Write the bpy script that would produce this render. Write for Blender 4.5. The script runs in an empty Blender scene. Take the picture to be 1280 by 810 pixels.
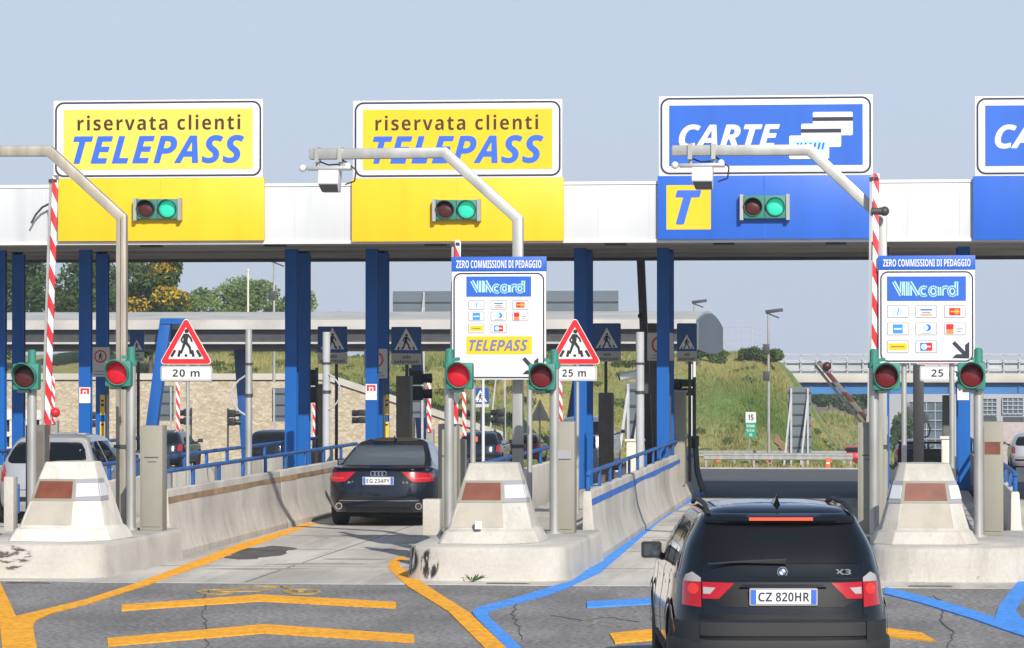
import bpy, bmesh, math, random
import numpy as np
from mathutils import Vector, Matrix
R = math.radians
random.seed(7); np.random.seed(7)
scene = bpy.context.scene
COL = scene.collection

# ------------------------------------------------------------------ camera
F, H = 4200.0, 2.77
YAW = math.atan(460 / F); PIT = math.atan(55 / F)
CAM = Vector((0, 0, H))
FWD = Vector((-math.sin(YAW) * math.cos(PIT), math.cos(YAW) * math.cos(PIT), math.sin(PIT)))
RGT = Vector((math.cos(YAW), math.sin(YAW), 0))
UPV = RGT.cross(FWD)
cd = bpy.data.cameras.new('camera'); cam = bpy.data.objects.new('camera', cd); COL.objects.link(cam)
cd.sensor_width = 36; cd.lens = F / 1280 * 36; cd.clip_start = 0.5; cd.clip_end = 6000
cam.matrix_world = Matrix.Translation(CAM) @ Matrix((RGT, UPV, -FWD)).transposed().to_4x4()
scene.camera = cam

# ------------------------------------------------------------------ sky, sun, exposure
SUN_EL, SUN_AZ = 31.0, 22.0          # azimuth: to the right of straight behind the camera
w = bpy.data.worlds.new('World'); scene.world = w; w.use_nodes = True
nt = w.node_tree; bg = nt.nodes['Background']
sky = nt.nodes.new('ShaderNodeTexSky'); sky.sky_type = 'NISHITA'; sky.sun_disc = False
sky.sun_elevation = R(SUN_EL); sky.sun_rotation = R(180 - SUN_AZ)
sky.air_density = 1.0; sky.dust_density = 1.0; sky.ozone_density = 4.0; sky.altitude = 0
tcw = nt.nodes.new('ShaderNodeTexCoord'); sx = nt.nodes.new('ShaderNodeSeparateXYZ'); nt.links.new(tcw.outputs['Generated'], sx.inputs[0])
hz_ = nt.nodes.new('ShaderNodeMapRange'); hz_.inputs[1].default_value = .11; hz_.inputs[2].default_value = .30; hz_.inputs[3].default_value = .93; hz_.inputs[4].default_value = .12
nt.links.new(sx.outputs[2], hz_.inputs[0])
hm = nt.nodes.new('ShaderNodeMix'); hm.data_type = 'RGBA'; nt.links.new(hz_.outputs[0], hm.inputs[0]); nt.links.new(sky.outputs[0], hm.inputs[6]); hm.inputs[7].default_value = (4.55, 5.25, 6.4, 1)
nt.links.new(hm.outputs[2], bg.inputs[0]); bg.inputs[1].default_value = 0.11
sl = bpy.data.lights.new('sun', 'SUN'); sl.energy = 4.6; sl.angle = R(0.5); sl.color = (1, .94, .85)
sun = bpy.data.objects.new('sun', sl); COL.objects.link(sun)
sd = Vector((math.sin(R(SUN_AZ)) * math.cos(R(SUN_EL)), -math.cos(R(SUN_AZ)) * math.cos(R(SUN_EL)), math.sin(R(SUN_EL))))
sun.rotation_euler = (-sd).to_track_quat('-Z', 'Y').to_euler()
sun.location = (0, 0, 60)
vs = scene.view_settings
vs.view_transform = 'Standard'; vs.look = 'None'; vs.gamma = 1; vs.use_curve_mapping = False; vs.exposure = 0.2

# ------------------------------------------------------------------ placing helpers (photo pixel + real depth -> world)
def ray(px, py):
    return FWD + RGT * ((px - 640) / F) + UPV * ((405 - py) / F)
def G(px, py, z=0.0):
    r = ray(px, py); return CAM + r * ((z - H) / r.z)
def at(px, py, Y):
    r = ray(px, py); return CAM + r * (Y / r.y)
def atS(px, py, s):
    return CAM + ray(px, py) * (F / s)

# ------------------------------------------------------------------ materials
def mk(name, col, rough=.6, metal=0.0, var=0.0, vscale=3.0, bump=0.0, bscale=60.0, coat=0.0, spec=.5,
       dirt=0.0, dscale=1.0, stretch=(1, 1, 1), col2=None, emis=None, estr=0.0, fine=0.0, fscale=60):
    m = bpy.data.materials.new(name); m.use_nodes = True
    n = m.node_tree.nodes; l = m.node_tree.links; b = n['Principled BSDF']
    c = (*col, 1)
    b.inputs['Base Color'].default_value = c; b.inputs['Roughness'].default_value = rough
    b.inputs['Metallic'].default_value = metal; b.inputs['Specular IOR Level'].default_value = spec
    if coat: b.inputs['Coat Weight'].default_value = coat; b.inputs['Coat Roughness'].default_value = .04
    if emis: b.inputs['Emission Color'].default_value = (*emis, 1); b.inputs['Emission Strength'].default_value = estr
    tc = n.new('ShaderNodeTexCoord'); last = None
    def noise(scale, detail=5, st=(1, 1, 1)):
        mp = n.new('ShaderNodeMapping'); mp.inputs['Scale'].default_value = st
        l.new(tc.outputs['Object'], mp.inputs[0])
        t = n.new('ShaderNodeTexNoise'); t.inputs['Scale'].default_value = scale; t.inputs['Detail'].default_value = detail
        l.new(mp.outputs[0], t.inputs[0]); return t
    def mix(fac, a, bcol):
        x = n.new('ShaderNodeMix'); x.data_type = 'RGBA'
        l.new(fac, x.inputs[0])
        for s, v in ((6, a), (7, bcol)):
            if isinstance(v, tuple): x.inputs[s].default_value = v
            else: l.new(v, x.inputs[s])
        return x.outputs[2]
    def ramp(t, lo, hi):
        r = n.new('ShaderNodeMapRange'); r.inputs[1].default_value = lo; r.inputs[2].default_value = hi
        l.new(t.outputs[0], r.inputs[0]); return r.outputs[0]
    cur = c
    if var or col2:
        lo = tuple(max(0, v * (1 - var)) for v in col) + (1,)
        hi = (*col2, 1) if col2 else tuple(min(1, v * (1 + var)) for v in col) + (1,)
        cur = mix(ramp(noise(vscale, 6, stretch), .32, .68), lo, hi)
    if fine:
        t = noise(fscale, 3); x = n.new('ShaderNodeMix'); x.data_type = 'RGBA'; x.blend_type = 'MULTIPLY'; x.inputs[0].default_value = 1
        f = n.new('ShaderNodeMapRange'); f.inputs[1].default_value = .3; f.inputs[2].default_value = .7
        f.inputs[3].default_value = 1 - fine; f.inputs[4].default_value = 1 + fine
        l.new(t.outputs[0], f.inputs[0])
        if isinstance(cur, tuple): x.inputs[6].default_value = cur
        else: l.new(cur, x.inputs[6])
        l.new(f.outputs[0], x.inputs[7]); cur = x.outputs[2]
    if dirt:
        t = noise(dscale, 8, stretch); f = ramp(t, .55, .80)
        mu = n.new('ShaderNodeMath'); mu.operation = 'MULTIPLY'; mu.inputs[1].default_value = dirt; l.new(f, mu.inputs[0])
        cur = mix(mu.outputs[0], cur, tuple(v * .35 for v in col) + (1,))
    if not isinstance(cur, tuple): l.new(cur, b.inputs['Base Color'])
    if bump:
        t = noise(bscale, 4); bp = n.new('ShaderNodeBump'); bp.inputs['Strength'].default_value = bump; bp.inputs['Distance'].default_value = .02
        l.new(t.outputs[0], bp.inputs['Height']); l.new(bp.outputs[0], b.inputs['Normal'])
    return m
M = {}
M['asphalt'] = mk('asphalt', (.215, .207, .195), .92, var=.2, vscale=.45, bump=.5, bscale=40, fine=.55, fscale=16, col2=(.29, .278, .262), dirt=.2, dscale=.9, spec=.3)
M['asphalt_new'] = mk('asphalt_new', (.088, .088, .090), .88, var=.15, vscale=.3, fine=.2)
M['slab'] = mk('concrete_slab', (.50, .47, .41), .9, var=.16, vscale=.5, dirt=.35, dscale=.55, bump=.2, fine=.1, col2=(.62, .585, .515), stretch=(1, .35, 1))
M['concrete'] = mk('concrete', (.46, .435, .385), .9, var=.12, vscale=.9, dirt=.4, dscale=1.1, bump=.3, bscale=25, col2=(.56, .53, .475), fine=.05, fscale=22)
M['concrete_white'] = mk('whitewashed_concrete', (.62, .59, .53), .85, var=.08, vscale=1.0, dirt=.3, dscale=1.4, bump=.15, fine=.03, fscale=22)
def stained(name, spots, dark, stretch, thr=.5):
    """concrete with rubbed-off tyre rubber / chipped paint of a fixed place on the block"""
    m = M['concrete'].copy(); m.name = name; n = m.node_tree.nodes; l = m.node_tree.links; b = n['Principled BSDF']
    src = b.inputs['Base Color'].links[0].from_socket; tc = n.new('ShaderNodeTexCoord'); acc = None
    for (c, r) in spots:
        mp = n.new('ShaderNodeMapping'); mp.vector_type = 'TEXTURE'; mp.inputs['Location'].default_value = c; mp.inputs['Scale'].default_value = r
        l.new(tc.outputs['Object'], mp.inputs[0]); ln = n.new('ShaderNodeVectorMath'); ln.operation = 'LENGTH'; l.new(mp.outputs[0], ln.inputs[0])
        mr = n.new('ShaderNodeMapRange'); mr.inputs[1].default_value = 1; mr.inputs[2].default_value = .82; l.new(ln.outputs['Value'], mr.inputs[0])
        if acc is None: acc = mr.outputs[0]
        else:
            mx = n.new('ShaderNodeMath'); mx.operation = 'MAXIMUM'; l.new(acc, mx.inputs[0]); l.new(mr.outputs[0], mx.inputs[1]); acc = mx.outputs[0]
    mp = n.new('ShaderNodeMapping'); mp.inputs['Scale'].default_value = stretch; l.new(tc.outputs['Object'], mp.inputs[0])
    t = n.new('ShaderNodeTexNoise'); t.inputs['Scale'].default_value = 6; t.inputs['Detail'].default_value = 10; t.inputs['Roughness'].default_value = .65; l.new(mp.outputs[0], t.inputs[0])
    f = n.new('ShaderNodeMapRange'); f.inputs[1].default_value = thr - .03; f.inputs[2].default_value = thr + .03; l.new(t.outputs[0], f.inputs[0])
    mu = n.new('ShaderNodeMath'); mu.operation = 'MULTIPLY'; l.new(acc, mu.inputs[0]); l.new(f.outputs[0], mu.inputs[1])
    x = n.new('ShaderNodeMix'); x.data_type = 'RGBA'; l.new(mu.outputs[0], x.inputs[0]); l.new(src, x.inputs[6]); x.inputs[7].default_value = (*dark, 1)
    l.new(x.outputs[2], b.inputs['Base Color']); return m
M['kerb_tyre'] = stained('tyre_marked_concrete', [((-.98, .50, .24), (.30, .36, .23)), ((-.70, .14, .21), (.15, .25, .22))], (.024, .023, .022), (1.6, 1.6, .45), .46)
M['kerb_scuffed'] = stained('scuffed_concrete', [((-.30, .0, .30), (.42, .3, .15)), ((-.2, .0, .22), (.2, .3, .12))], (.08, .075, .07), (.6, 1, 2.5), .52)
M['concrete_panel'] = mk('raw_concrete', (.40, .37, .31), .9, var=.12, vscale=3, dirt=.3, dscale=3)
M['tar'] = mk('black_rubber', (.025, .025, .026), .75, var=.2)
M['yellow_paint'] = mk('yellow_road_paint', (.86, .385, .018), .85, var=.10, vscale=3, dirt=.35, dscale=4, fine=.25, fscale=14, spec=.3)
M['blue_paint'] = mk('blue_road_paint', (.07, .29, .78), .85, var=.10, vscale=3, dirt=.3, dscale=4, fine=.2, fscale=14, spec=.3)
M['stain'] = mk('dark_stain', (.12, .105, .09), .85, var=.3, vscale=4)
M['white'] = mk('white_panel', (.56, .575, .59), .5, var=.05, vscale=.7, dirt=.28, dscale=1.5, stretch=(1.4, 1, .16))
M['sign_white'] = mk('sign_white', (.68, .685, .69), .45)
M['yellow'] = mk('sign_yellow', (.82, .50, .008), .45, var=.04, vscale=1, dirt=.12, dscale=1.6, stretch=(1.5, 1, .18))
M['yellow_pale'] = mk('sign_yellow_faded', (.80, .58, .08), .45, var=.04, vscale=1, dirt=.08, dscale=1.6, stretch=(1.5, 1, .18))
M['sign_blue'] = mk('sign_blue', (.017, .112, .52), .45, var=.06, vscale=1, dirt=.16, dscale=1.6, stretch=(1.5, 1, .18))
M['letter_blue'] = mk('letter_blue', (.026, .125, .60), .5)
M['sky_blue'] = mk('letter_pale_blue', (.40, .68, .84), .5)
M['brown'] = mk('letter_brown', (.040, .020, .008), .55)
M['black'] = mk('black_paint', (.014, .014, .016), .5)
M['dark_line'] = mk('sign_dark_outline', (.02, .02, .045), .5)
M['red'] = mk('sign_red', (.62, .015, .022), .4)
M['sign_dblue'] = mk('road_sign_blue', (.008, .075, .27), .4, var=.05)
M['col_blue'] = mk('blue_column_paint', (.004, .095, .36), .45, var=.12, vscale=1.2, dirt=.3, dscale=2, spec=.3, stretch=(1, 1, .3))
M['rail_blue'] = mk('blue_rail_paint', (.016, .10, .33), .5, var=.25, vscale=4, dirt=.4, dscale=6, spec=.3)
M['steel'] = mk('galvanised_steel', (.42, .42, .40), .45, metal=.5, var=.15, vscale=4, dirt=.2, dscale=3, stretch=(1, 1, .3))
M['steel_old'] = mk('weathered_steel_tube', (.36, .325, .265), .5, metal=.3, var=.2, vscale=4, dirt=.35, dscale=3, stretch=(2, 2, .3))
M['grey_post'] = mk('grey_cabinet_paint', (.255, .245, .20), .6, var=.12, vscale=2, dirt=.25, dscale=2.5, stretch=(1, 1, .4))
M['cream'] = mk('cream_plastic', (.66, .62, .50), .5, var=.06)
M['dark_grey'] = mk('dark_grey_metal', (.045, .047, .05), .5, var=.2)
M['brown_grey'] = mk('brown_grey_panel', (.12, .11, .095), .6, var=.2)
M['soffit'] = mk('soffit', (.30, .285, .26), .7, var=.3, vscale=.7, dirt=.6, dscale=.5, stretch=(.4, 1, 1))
M['green_box'] = mk('green_signal_housing', (.030, .205, .155), .55, var=.12, vscale=4, dirt=.3, dscale=8)
M['dark_green'] = mk('dark_green_housing', (.02, .06, .055), .5)
M['red_lit'] = mk('red_lens_lit', (.40, .006, .015), .25, emis=(1, .008, .035), estr=.20, bump=.25, bscale=60)
M['red_dim'] = mk('red_lens_unlit', (.12, .008, .012), .25, emis=(1, .02, .03), estr=.015, bump=.25, bscale=60)
M['red_dark'] = mk('red_lens_dark', (.07, .012, .012), .3, bump=.25, bscale=60)
M['green_lit'] = mk('green_lens_lit', (.02, .40, .27), .3, emis=(.02, .80, .46), estr=.42, bump=.3, bscale=60)
M['rust'] = mk('rust_brown_pane', (.16, .045, .022), .45, var=.25, vscale=5)
M['grey_frame'] = mk('grey_frame_paint', (.30, .30, .33), .6)
M['pale_pane'] = mk('pale_reflective_pane', (.60, .62, .64), .35, var=.05)
M['stripe_brown'] = mk('brown_wall_stripe', (.30, .20, .105), .85, var=.4, vscale=2, dirt=.5, dscale=3)
M['stripe_blue'] = mk('blue_wall_stripe', (.03, .14, .52), .7, var=.2, vscale=3, dirt=.3, dscale=4)
M['glass_dark'] = mk('tinted_car_glass', (.006, .007, .008), .03, spec=.35)
M['glass_car'] = mk('painted_sky_car_glass', (.085, .11, .135), .05, spec=.9, coat=.6)  # opaque; blue-grey base colour stands in for reflected sky
M['paint_black'] = mk('black_car_paint', (.006, .008, .011), .07, coat=.4, spec=.3)
M['paint_blueblack'] = mk('blue_black_car_paint', (.005, .008, .016), .14, coat=.6, spec=.4)
M['paint_silver'] = mk('silver_car_paint', (.46, .47, .49), .28, metal=.35, coat=.8)
M['paint_white'] = mk('white_car_paint', (.75, .75, .76), .3, coat=.8)
M['paint_red'] = mk('red_car_paint', (.50, .012, .018), .25, coat=.9)
M['paint_grey'] = mk('grey_blue_car_paint', (.20, .22, .25), .3, metal=.4, coat=.8)
M['plastic'] = mk('black_bumper_plastic', (.022, .023, .025), .6, bump=.1, bscale=300, spec=.3)
M['trim_black'] = mk('black_trim', (.006, .006, .007), .5, spec=.2)
M['rubber'] = mk('tyre_rubber', (.018, .018, .018), .85, var=.2)
M['alloy'] = mk('alloy_rim', (.5, .5, .52), .3, metal=.8)
M['chrome'] = mk('chrome', (.85, .85, .87), .08, metal=1)
M['tail_red'] = mk('tail_light_red', (.36, .004, .008), .15, coat=.6, emis=(1, .01, .02), estr=.04)
M['tail_lit'] = mk('brake_light_lit', (.6, .03, .02), .2, emis=(1, .10, .04), estr=1.1)
M['tail_orange'] = mk('tail_band_and_sun_spot', (.50, .025, .02), .2, emis=(1, .07, .035), estr=.22)  # red glow shared by the saloon's light band and the painted sun spot
M['tail_white'] = mk('clear_lens', (.36, .34, .34), .12, coat=.6)
M['plate'] = mk('number_plate_white', (.74, .74, .73), .4)
M['emblem_blue'] = mk('emblem_blue', (.08, .2, .5), .3)
M['letter_dim'] = mk('letter_dim_blue', (.14, .17, .32), .5)
M['card_blue'] = mk('card_blue', (.03, .25, .60), .5)
M['card_orange'] = mk('card_orange', (.80, .22, .04), .5)
M['card_grey'] = mk('card_outline_grey', (.23, .24, .28), .5)
M['km_green'] = mk('motorway_green', (.01, .30, .17), .45)
M['back_grey'] = mk('sign_back_grey', (.12, .15, .175), .55, metal=.1, var=.1, vscale=.6)
M['girder_blue'] = mk('bridge_girder_blue', (.035, .16, .38), .7, var=.15, vscale=.4)
M['bridge_conc'] = mk('bridge_concrete', (.52, .49, .43), .9, var=.12, vscale=.4, dirt=.25, dscale=.5)
M['fence_grey'] = mk('fence_grey', (.40, .41, .42), .6, var=.1)
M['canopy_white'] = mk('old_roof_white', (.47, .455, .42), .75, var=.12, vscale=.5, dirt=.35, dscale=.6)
M['earth'] = mk('dry_earth', (.26, .15, .075), .95, var=.3, vscale=.5)
M['bark'] = mk('bark', (.10, .075, .05), .95, var=.3, vscale=3)
M['bldg'] = mk('grey_building', (.36, .37, .39), .8, var=.06, vscale=.2)
M['bldg_glass'] = mk('building_glass', (.10, .14, .17), .15, var=.3, vscale=.4)
M['orange_plastic'] = mk('orange_plastic', (.75, .13, .03), .6)
def leafmat(name, lo, hi, scale=.55, tr=.25):
    m = mk(name, lo, .7, var=.35, vscale=scale, col2=hi, spec=.25)
    n = m.node_tree.nodes; l = m.node_tree.links; b = n['Principled BSDF']; t = n.new('ShaderNodeBsdfTranslucent'); x = n.new('ShaderNodeMixShader'); x.inputs[0].default_value = tr
    l.new(b.inputs['Base Color'].links[0].from_socket, t.inputs[0]); l.new(b.outputs[0], x.inputs[1]); l.new(t.outputs[0], x.inputs[2]); l.new(x.outputs[0], n['Material Output'].inputs[0])
    return m
M['leaf_dark'] = leafmat('foliage_dark', (.046, .092, .022), (.12, .195, .05), tr=.35)
M['leaf_mid'] = leafmat('foliage_mid', (.060, .115, .028), (.13, .21, .055))
M['leaf_pale'] = leafmat('foliage_pale', (.17, .265, .07), (.29, .40, .13), tr=.45)
M['leaf_yellow'] = leafmat('blossom_yellow', (.50, .27, .012), (.72, .50, .04), 1.2)
M['grass'] = mk('bank_grass', (.175, .27, .050), .95, var=.3, vscale=.085, col2=(.38, .32, .125), bump=.5, bscale=5, fine=.25, fscale=3)
M['grass_blade'] = leafmat('grass_blades', (.18, .285, .05), (.40, .34, .13), .095)
M['ground'] = mk('ground_soil', (.15, .145, .07), .95, var=.3, vscale=.1, col2=(.24, .21, .11))
def wear(m, under, scale=5, lo=.53, hi=.60, amt=.85, st=(1, .5, 1)):
    """road paint worn through to what is under it"""
    n = m.node_tree.nodes; l = m.node_tree.links; b = n['Principled BSDF']; k = b.inputs['Base Color'].links[0].from_socket
    tc = n.new('ShaderNodeTexCoord'); mp = n.new('ShaderNodeMapping'); mp.inputs['Scale'].default_value = st; l.new(tc.outputs['Object'], mp.inputs[0])
    t = n.new('ShaderNodeTexNoise'); t.inputs['Scale'].default_value = scale; t.inputs['Detail'].default_value = 10; t.inputs['Roughness'].default_value = .7; l.new(mp.outputs[0], t.inputs[0])
    f = n.new('ShaderNodeMapRange'); f.inputs[1].default_value = lo; f.inputs[2].default_value = hi; f.inputs[4].default_value = amt; l.new(t.outputs[0], f.inputs[0])
    x = n.new('ShaderNodeMix'); x.data_type = 'RGBA'; l.new(f.outputs[0], x.inputs[0]); l.new(k, x.inputs[6]); x.inputs[7].default_value = (*under, 1); l.new(x.outputs[2], b.inputs['Base Color'])
wear(M['yellow_paint'], (.30, .20, .10), 4, .57, .72, .5); wear(M['blue_paint'], (.16, .21, .28), 4, .57, .70, .6)
wear(M['asphalt'], (.14, .134, .126), 1.6, .48, .66, .5, (1, .10, 1)); wear(M['asphalt'], (.12, .115, .108), .55, .54, .68, .4, (1, .3, 1))
wear(M['slab'], (.27, .245, .21), 1.3, .46, .62, .6, (1, .10, 1)); wear(M['slab'], (.20, .18, .155), 3.0, .60, .70, .5, (1, .3, 1))
for k_ in ('concrete', 'concrete_white'):
    wear(M[k_], (.27, .25, .21), 2.2, .49, .68, .45, (1.8, 1.8, .30)); wear(M[k_], (.14, .126, .105), 5, .63, .69, .5, (1, 1, .8))
def stone_mat():
    m = bpy.data.materials.new('stone_masonry'); m.use_nodes = True
    n = m.node_tree.nodes; l = m.node_tree.links; b = n['Principled BSDF']; b.inputs['Roughness'].default_value = .9
    tc = n.new('ShaderNodeTexCoord'); mp = n.new('ShaderNodeMapping'); mp.inputs['Scale'].default_value = (.95, .95, 1.9)
    l.new(tc.outputs['Object'], mp.inputs[0])
    v = n.new('ShaderNodeTexVoronoi'); l.new(mp.outputs[0], v.inputs[0])
    e = n.new('ShaderNodeTexVoronoi'); e.feature = 'DISTANCE_TO_EDGE'; l.new(mp.outputs[0], e.inputs[0])
    sp = n.new('ShaderNodeSeparateColor'); l.new(v.outputs['Color'], sp.inputs[0])
    x = n.new('ShaderNodeMix'); x.data_type = 'RGBA'; x.inputs[6].default_value = (.39, .325, .225, 1); x.inputs[7].default_value = (.60, .525, .40, 1)
    l.new(sp.outputs[0], x.inputs[0])
    r = n.new('ShaderNodeMapRange'); r.inputs[1].default_value = .0; r.inputs[2].default_value = .05; l.new(e.outputs[0], r.inputs[0])
    y = n.new('ShaderNodeMix'); y.data_type = 'RGBA'; y.inputs[6].default_value = (.33, .28, .20, 1); l.new(r.outputs[0], y.inputs[0]); l.new(x.outputs[2], y.inputs[7])
    l.new(y.outputs[2], b.inputs['Base Color']); return m
M['stone'] = stone_mat()
def stripe_mat(name, period=.46, slant=2.2, a=(.62, .02, .03), b2=(.76, .76, .75)):
    m = bpy.data.materials.new(name); m.use_nodes = True
    n = m.node_tree.nodes; l = m.node_tree.links; b = n['Principled BSDF']; b.inputs['Roughness'].default_value = .5
    tc = n.new('ShaderNodeTexCoord'); s = n.new('ShaderNodeSeparateXYZ'); l.new(tc.outputs['Object'], s.inputs[0])
    k = n.new('ShaderNodeMath'); k.operation = 'MULTIPLY_ADD'; k.inputs[1].default_value = slant; l.new(s.outputs[0], k.inputs[0]); l.new(s.outputs[2], k.inputs[2])
    d = n.new('ShaderNodeMath'); d.operation = 'DIVIDE'; d.inputs[1].default_value = period; l.new(k.outputs[0], d.inputs[0])
    f = n.new('ShaderNodeMath'); f.operation = 'FRACT'; l.new(d.outputs[0], f.inputs[0])
    g = n.new('ShaderNodeMath'); g.operation = 'GREATER_THAN'; g.inputs[1].default_value = .5; l.new(f.outputs[0], g.inputs[0])
    x = n.new('ShaderNodeMix'); x.data_type = 'RGBA'; x.inputs[6].default_value = (*a, 1); x.inputs[7].default_value = (*b2, 1)
    l.new(g.outputs[0], x.inputs[0]); l.new(x.outputs[2], b.inputs['Base Color']); return m
M['boom'] = stripe_mat('red_white_boom')
M['boom_dark'] = stripe_mat('dark_red_boom', .36, 0.0, (.07, .012, .015), (.12, .115, .11))
M['wave_blue'] = stripe_mat('blue_wave_mark', .2, 1.0, (.03, .15, .5), (.3, .3, .3))

# ------------------------------------------------------------------ mesh helpers
class MB:
    def __init__(s): s.v = []; s.f = []
    def add(s, vs, fs):
        o = len(s.v); s.v += [tuple(p) for p in vs]; s.f += [tuple(i + o for i in f) for f in fs]; return s
    def box(s, x0, x1, y0, y1, z0, z1):
        return s.add([(x0, y0, z0), (x1, y0, z0), (x1, y1, z0), (x0, y1, z0), (x0, y0, z1), (x1, y0, z1), (x1, y1, z1), (x0, y1, z1)],
                     [(0, 3, 2, 1), (4, 5, 6, 7), (0, 1, 5, 4), (1, 2, 6, 5), (2, 3, 7, 6), (3, 0, 4, 7)])
    def bar(s, p0, p1, wx, wy, ref=(0, 1, 0)):
        p0 = Vector(p0); p1 = Vector(p1); d = (p1 - p0).normalized(); r = Vector(ref)
        if abs(d.dot(r)) > .95: r = Vector((1, 0, 0))
        a = d.cross(r).normalized(); b = d.cross(a).normalized()
        q = []
        for p in (p0, p1):
            for i, j in ((-1, -1), (1, -1), (1, 1), (-1, 1)): q.append(p + a * (i * wx / 2) + b * (j * wy / 2))
        return s.add(q, [(0, 1, 2, 3), (7, 6, 5, 4), (0, 4, 5, 1), (1, 5, 6, 2), (2, 6, 7, 3), (3, 7, 4, 0)])
    def cyl(s, p0, p1, r0, r1=None, n=14):
        r1 = r0 if r1 is None else r1
        p0 = Vector(p0); p1 = Vector(p1); d = (p1 - p0).normalized()
        r = Vector((0, 0, 1)) if abs(d.z) < .9 else Vector((1, 0, 0))
        a = d.cross(r).normalized(); b = d.cross(a).normalized(); q = []
        for p, rr in ((p0, r0), (p1, r1)):
            for i in range(n):
                t = 2 * math.pi * i / n; q.append(p + a * (rr * math.cos(t)) + b * (rr * math.sin(t)))
        fs = [(i, (i + 1) % n, n + (i + 1) % n, n + i) for i in range(n)] + [tuple(range(n - 1, -1, -1)), tuple(range(n, 2 * n))]
        return s.add(q, fs)
    def tube(s, pts, r, n=8):
        for a, b in zip(pts[:-1], pts[1:]): s.cyl(a, b, r, r, n)
        return s
    def prism(s, poly, y0, y1):            # poly in x,z ; thickness along y
        n = len(poly); q = [(x, y0, z) for x, z in poly] + [(x, y1, z) for x, z in poly]
        return s.add(q, [tuple(range(n)), tuple(range(2 * n - 1, n - 1, -1))] + [((i + 1) % n, i, n + i, n + (i + 1) % n) for i in range(n)])
    def prismz(s, poly, z0, z1):           # poly in x,y ; thickness along z
        n = len(poly); q = [(x, y, z0) for x, y in poly] + [(x, y, z1) for x, y in poly]
        return s.add(q, [tuple(range(n - 1, -1, -1)), tuple(range(n, 2 * n))] + [(i, (i + 1) % n, n + (i + 1) % n, n + i) for i in range(n)])
    def prismx(s, poly, x0, x1):           # poly in y,z
        n = len(poly); q = [(x0, y, z) for y, z in poly] + [(x1, y, z) for y, z in poly]
        return s.add(q, [tuple(range(n)), tuple(range(2 * n - 1, n - 1, -1))] + [((i + 1) % n, i, n + i, n + (i + 1) % n) for i in range(n)])
    def loft(s, rings, cap=True, closed=True):
        n = len(rings[0]); q = [p for r in rings for p in r]; fs = []
        for k in range(len(rings) - 1):
            for i in range(n if closed else n - 1):
                j = (i + 1) % n; fs.append((k * n + i, k * n + j, (k + 1) * n + j, (k + 1) * n + i))
        if cap: fs += [tuple(range(n - 1, -1, -1)), tuple(range((len(rings) - 1) * n, len(rings) * n))]
        return s.add(q, fs)
    def sphere(s, c, r, n=12, m=8, sz=1):
        c = Vector(c); rings = []
        for k in range(m + 1):
            t = -math.pi / 2 + math.pi * k / m; rr = max(1e-4, r * math.cos(t))
            rings.append([c + Vector((rr * math.cos(2 * math.pi * i / n), rr * math.sin(2 * math.pi * i / n), sz * r * math.sin(t))) for i in range(n)])
        return s.loft(rings)
    def mesh(s, name, mat, bevel=0, smooth=40, seg=2, norm=True):
        me = bpy.data.meshes.new(name); me.from_pydata(s.v, [], s.f); bm = bmesh.new(); bm.from_mesh(me)
        if norm: bmesh.ops.recalc_face_normals(bm, faces=bm.faces)
        if bevel:
            es = [e for e in bm.edges if len(e.link_faces) == 2 and e.calc_face_angle(0) > .5]
            bmesh.ops.bevel(bm, geom=es, offset=bevel, segments=seg, profile=.6, affect='EDGES', clamp_overlap=True)
        fin(bm, me, smooth); me.materials.append(mat); return me
def fin(bm, me, smooth=40):
    if smooth:
        for f in bm.faces: f.smooth = True
        for e in bm.edges: e.smooth = (len(e.link_faces) == 2 and e.calc_face_angle(9) < R(smooth))
    bm.to_mesh(me); bm.free()
def link(name, me, parent=None, loc=(0, 0, 0), rz=0):
    o = bpy.data.objects.new(name, me); COL.objects.link(o); o.location = loc; o.rotation_euler = (0, 0, rz)
    if parent: o.parent = parent
    return o
def tag(o, label=None, cat=None, group=None, kind=None):
    if label: o['label'] = label
    if cat: o['category'] = cat
    if group: o['group'] = group
    if kind: o['kind'] = kind
    return o
def thing(name, label, cat, loc=(0, 0, 0), rz=0, group=None):
    o = bpy.data.objects.new(name, None); COL.objects.link(o); o.location = loc; o.rotation_euler = (0, 0, rz); o.empty_display_size = .2
    return tag(o, label, cat, group)
def part(mb, name, mat, parent, bevel=0, smooth=40, label=None):
    m = M[mat] if isinstance(mat, str) else mat
    o = link(name, mb.mesh(name, m, bevel, smooth), parent)
    if label: o['label'] = label
    return o
def solo(mb, name, mat, label, cat, loc=(0, 0, 0), rz=0, group=None, bevel=0, smooth=40):
    return tag(link(name, mb.mesh(name, M[mat], bevel, smooth), None, loc, rz), label, cat, group)
def struct(mb, name, mat, smooth=40, bevel=0):
    return tag(link(name, mb.mesh(name, M[mat] if isinstance(mat, str) else mat, bevel, smooth)), kind='structure')
def copy_tree(o, parent=None):
    c = o.copy(); COL.objects.link(c)
    if parent: c.parent = parent
    for ch in list(o.children): copy_tree(ch, c)
    return c

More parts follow.
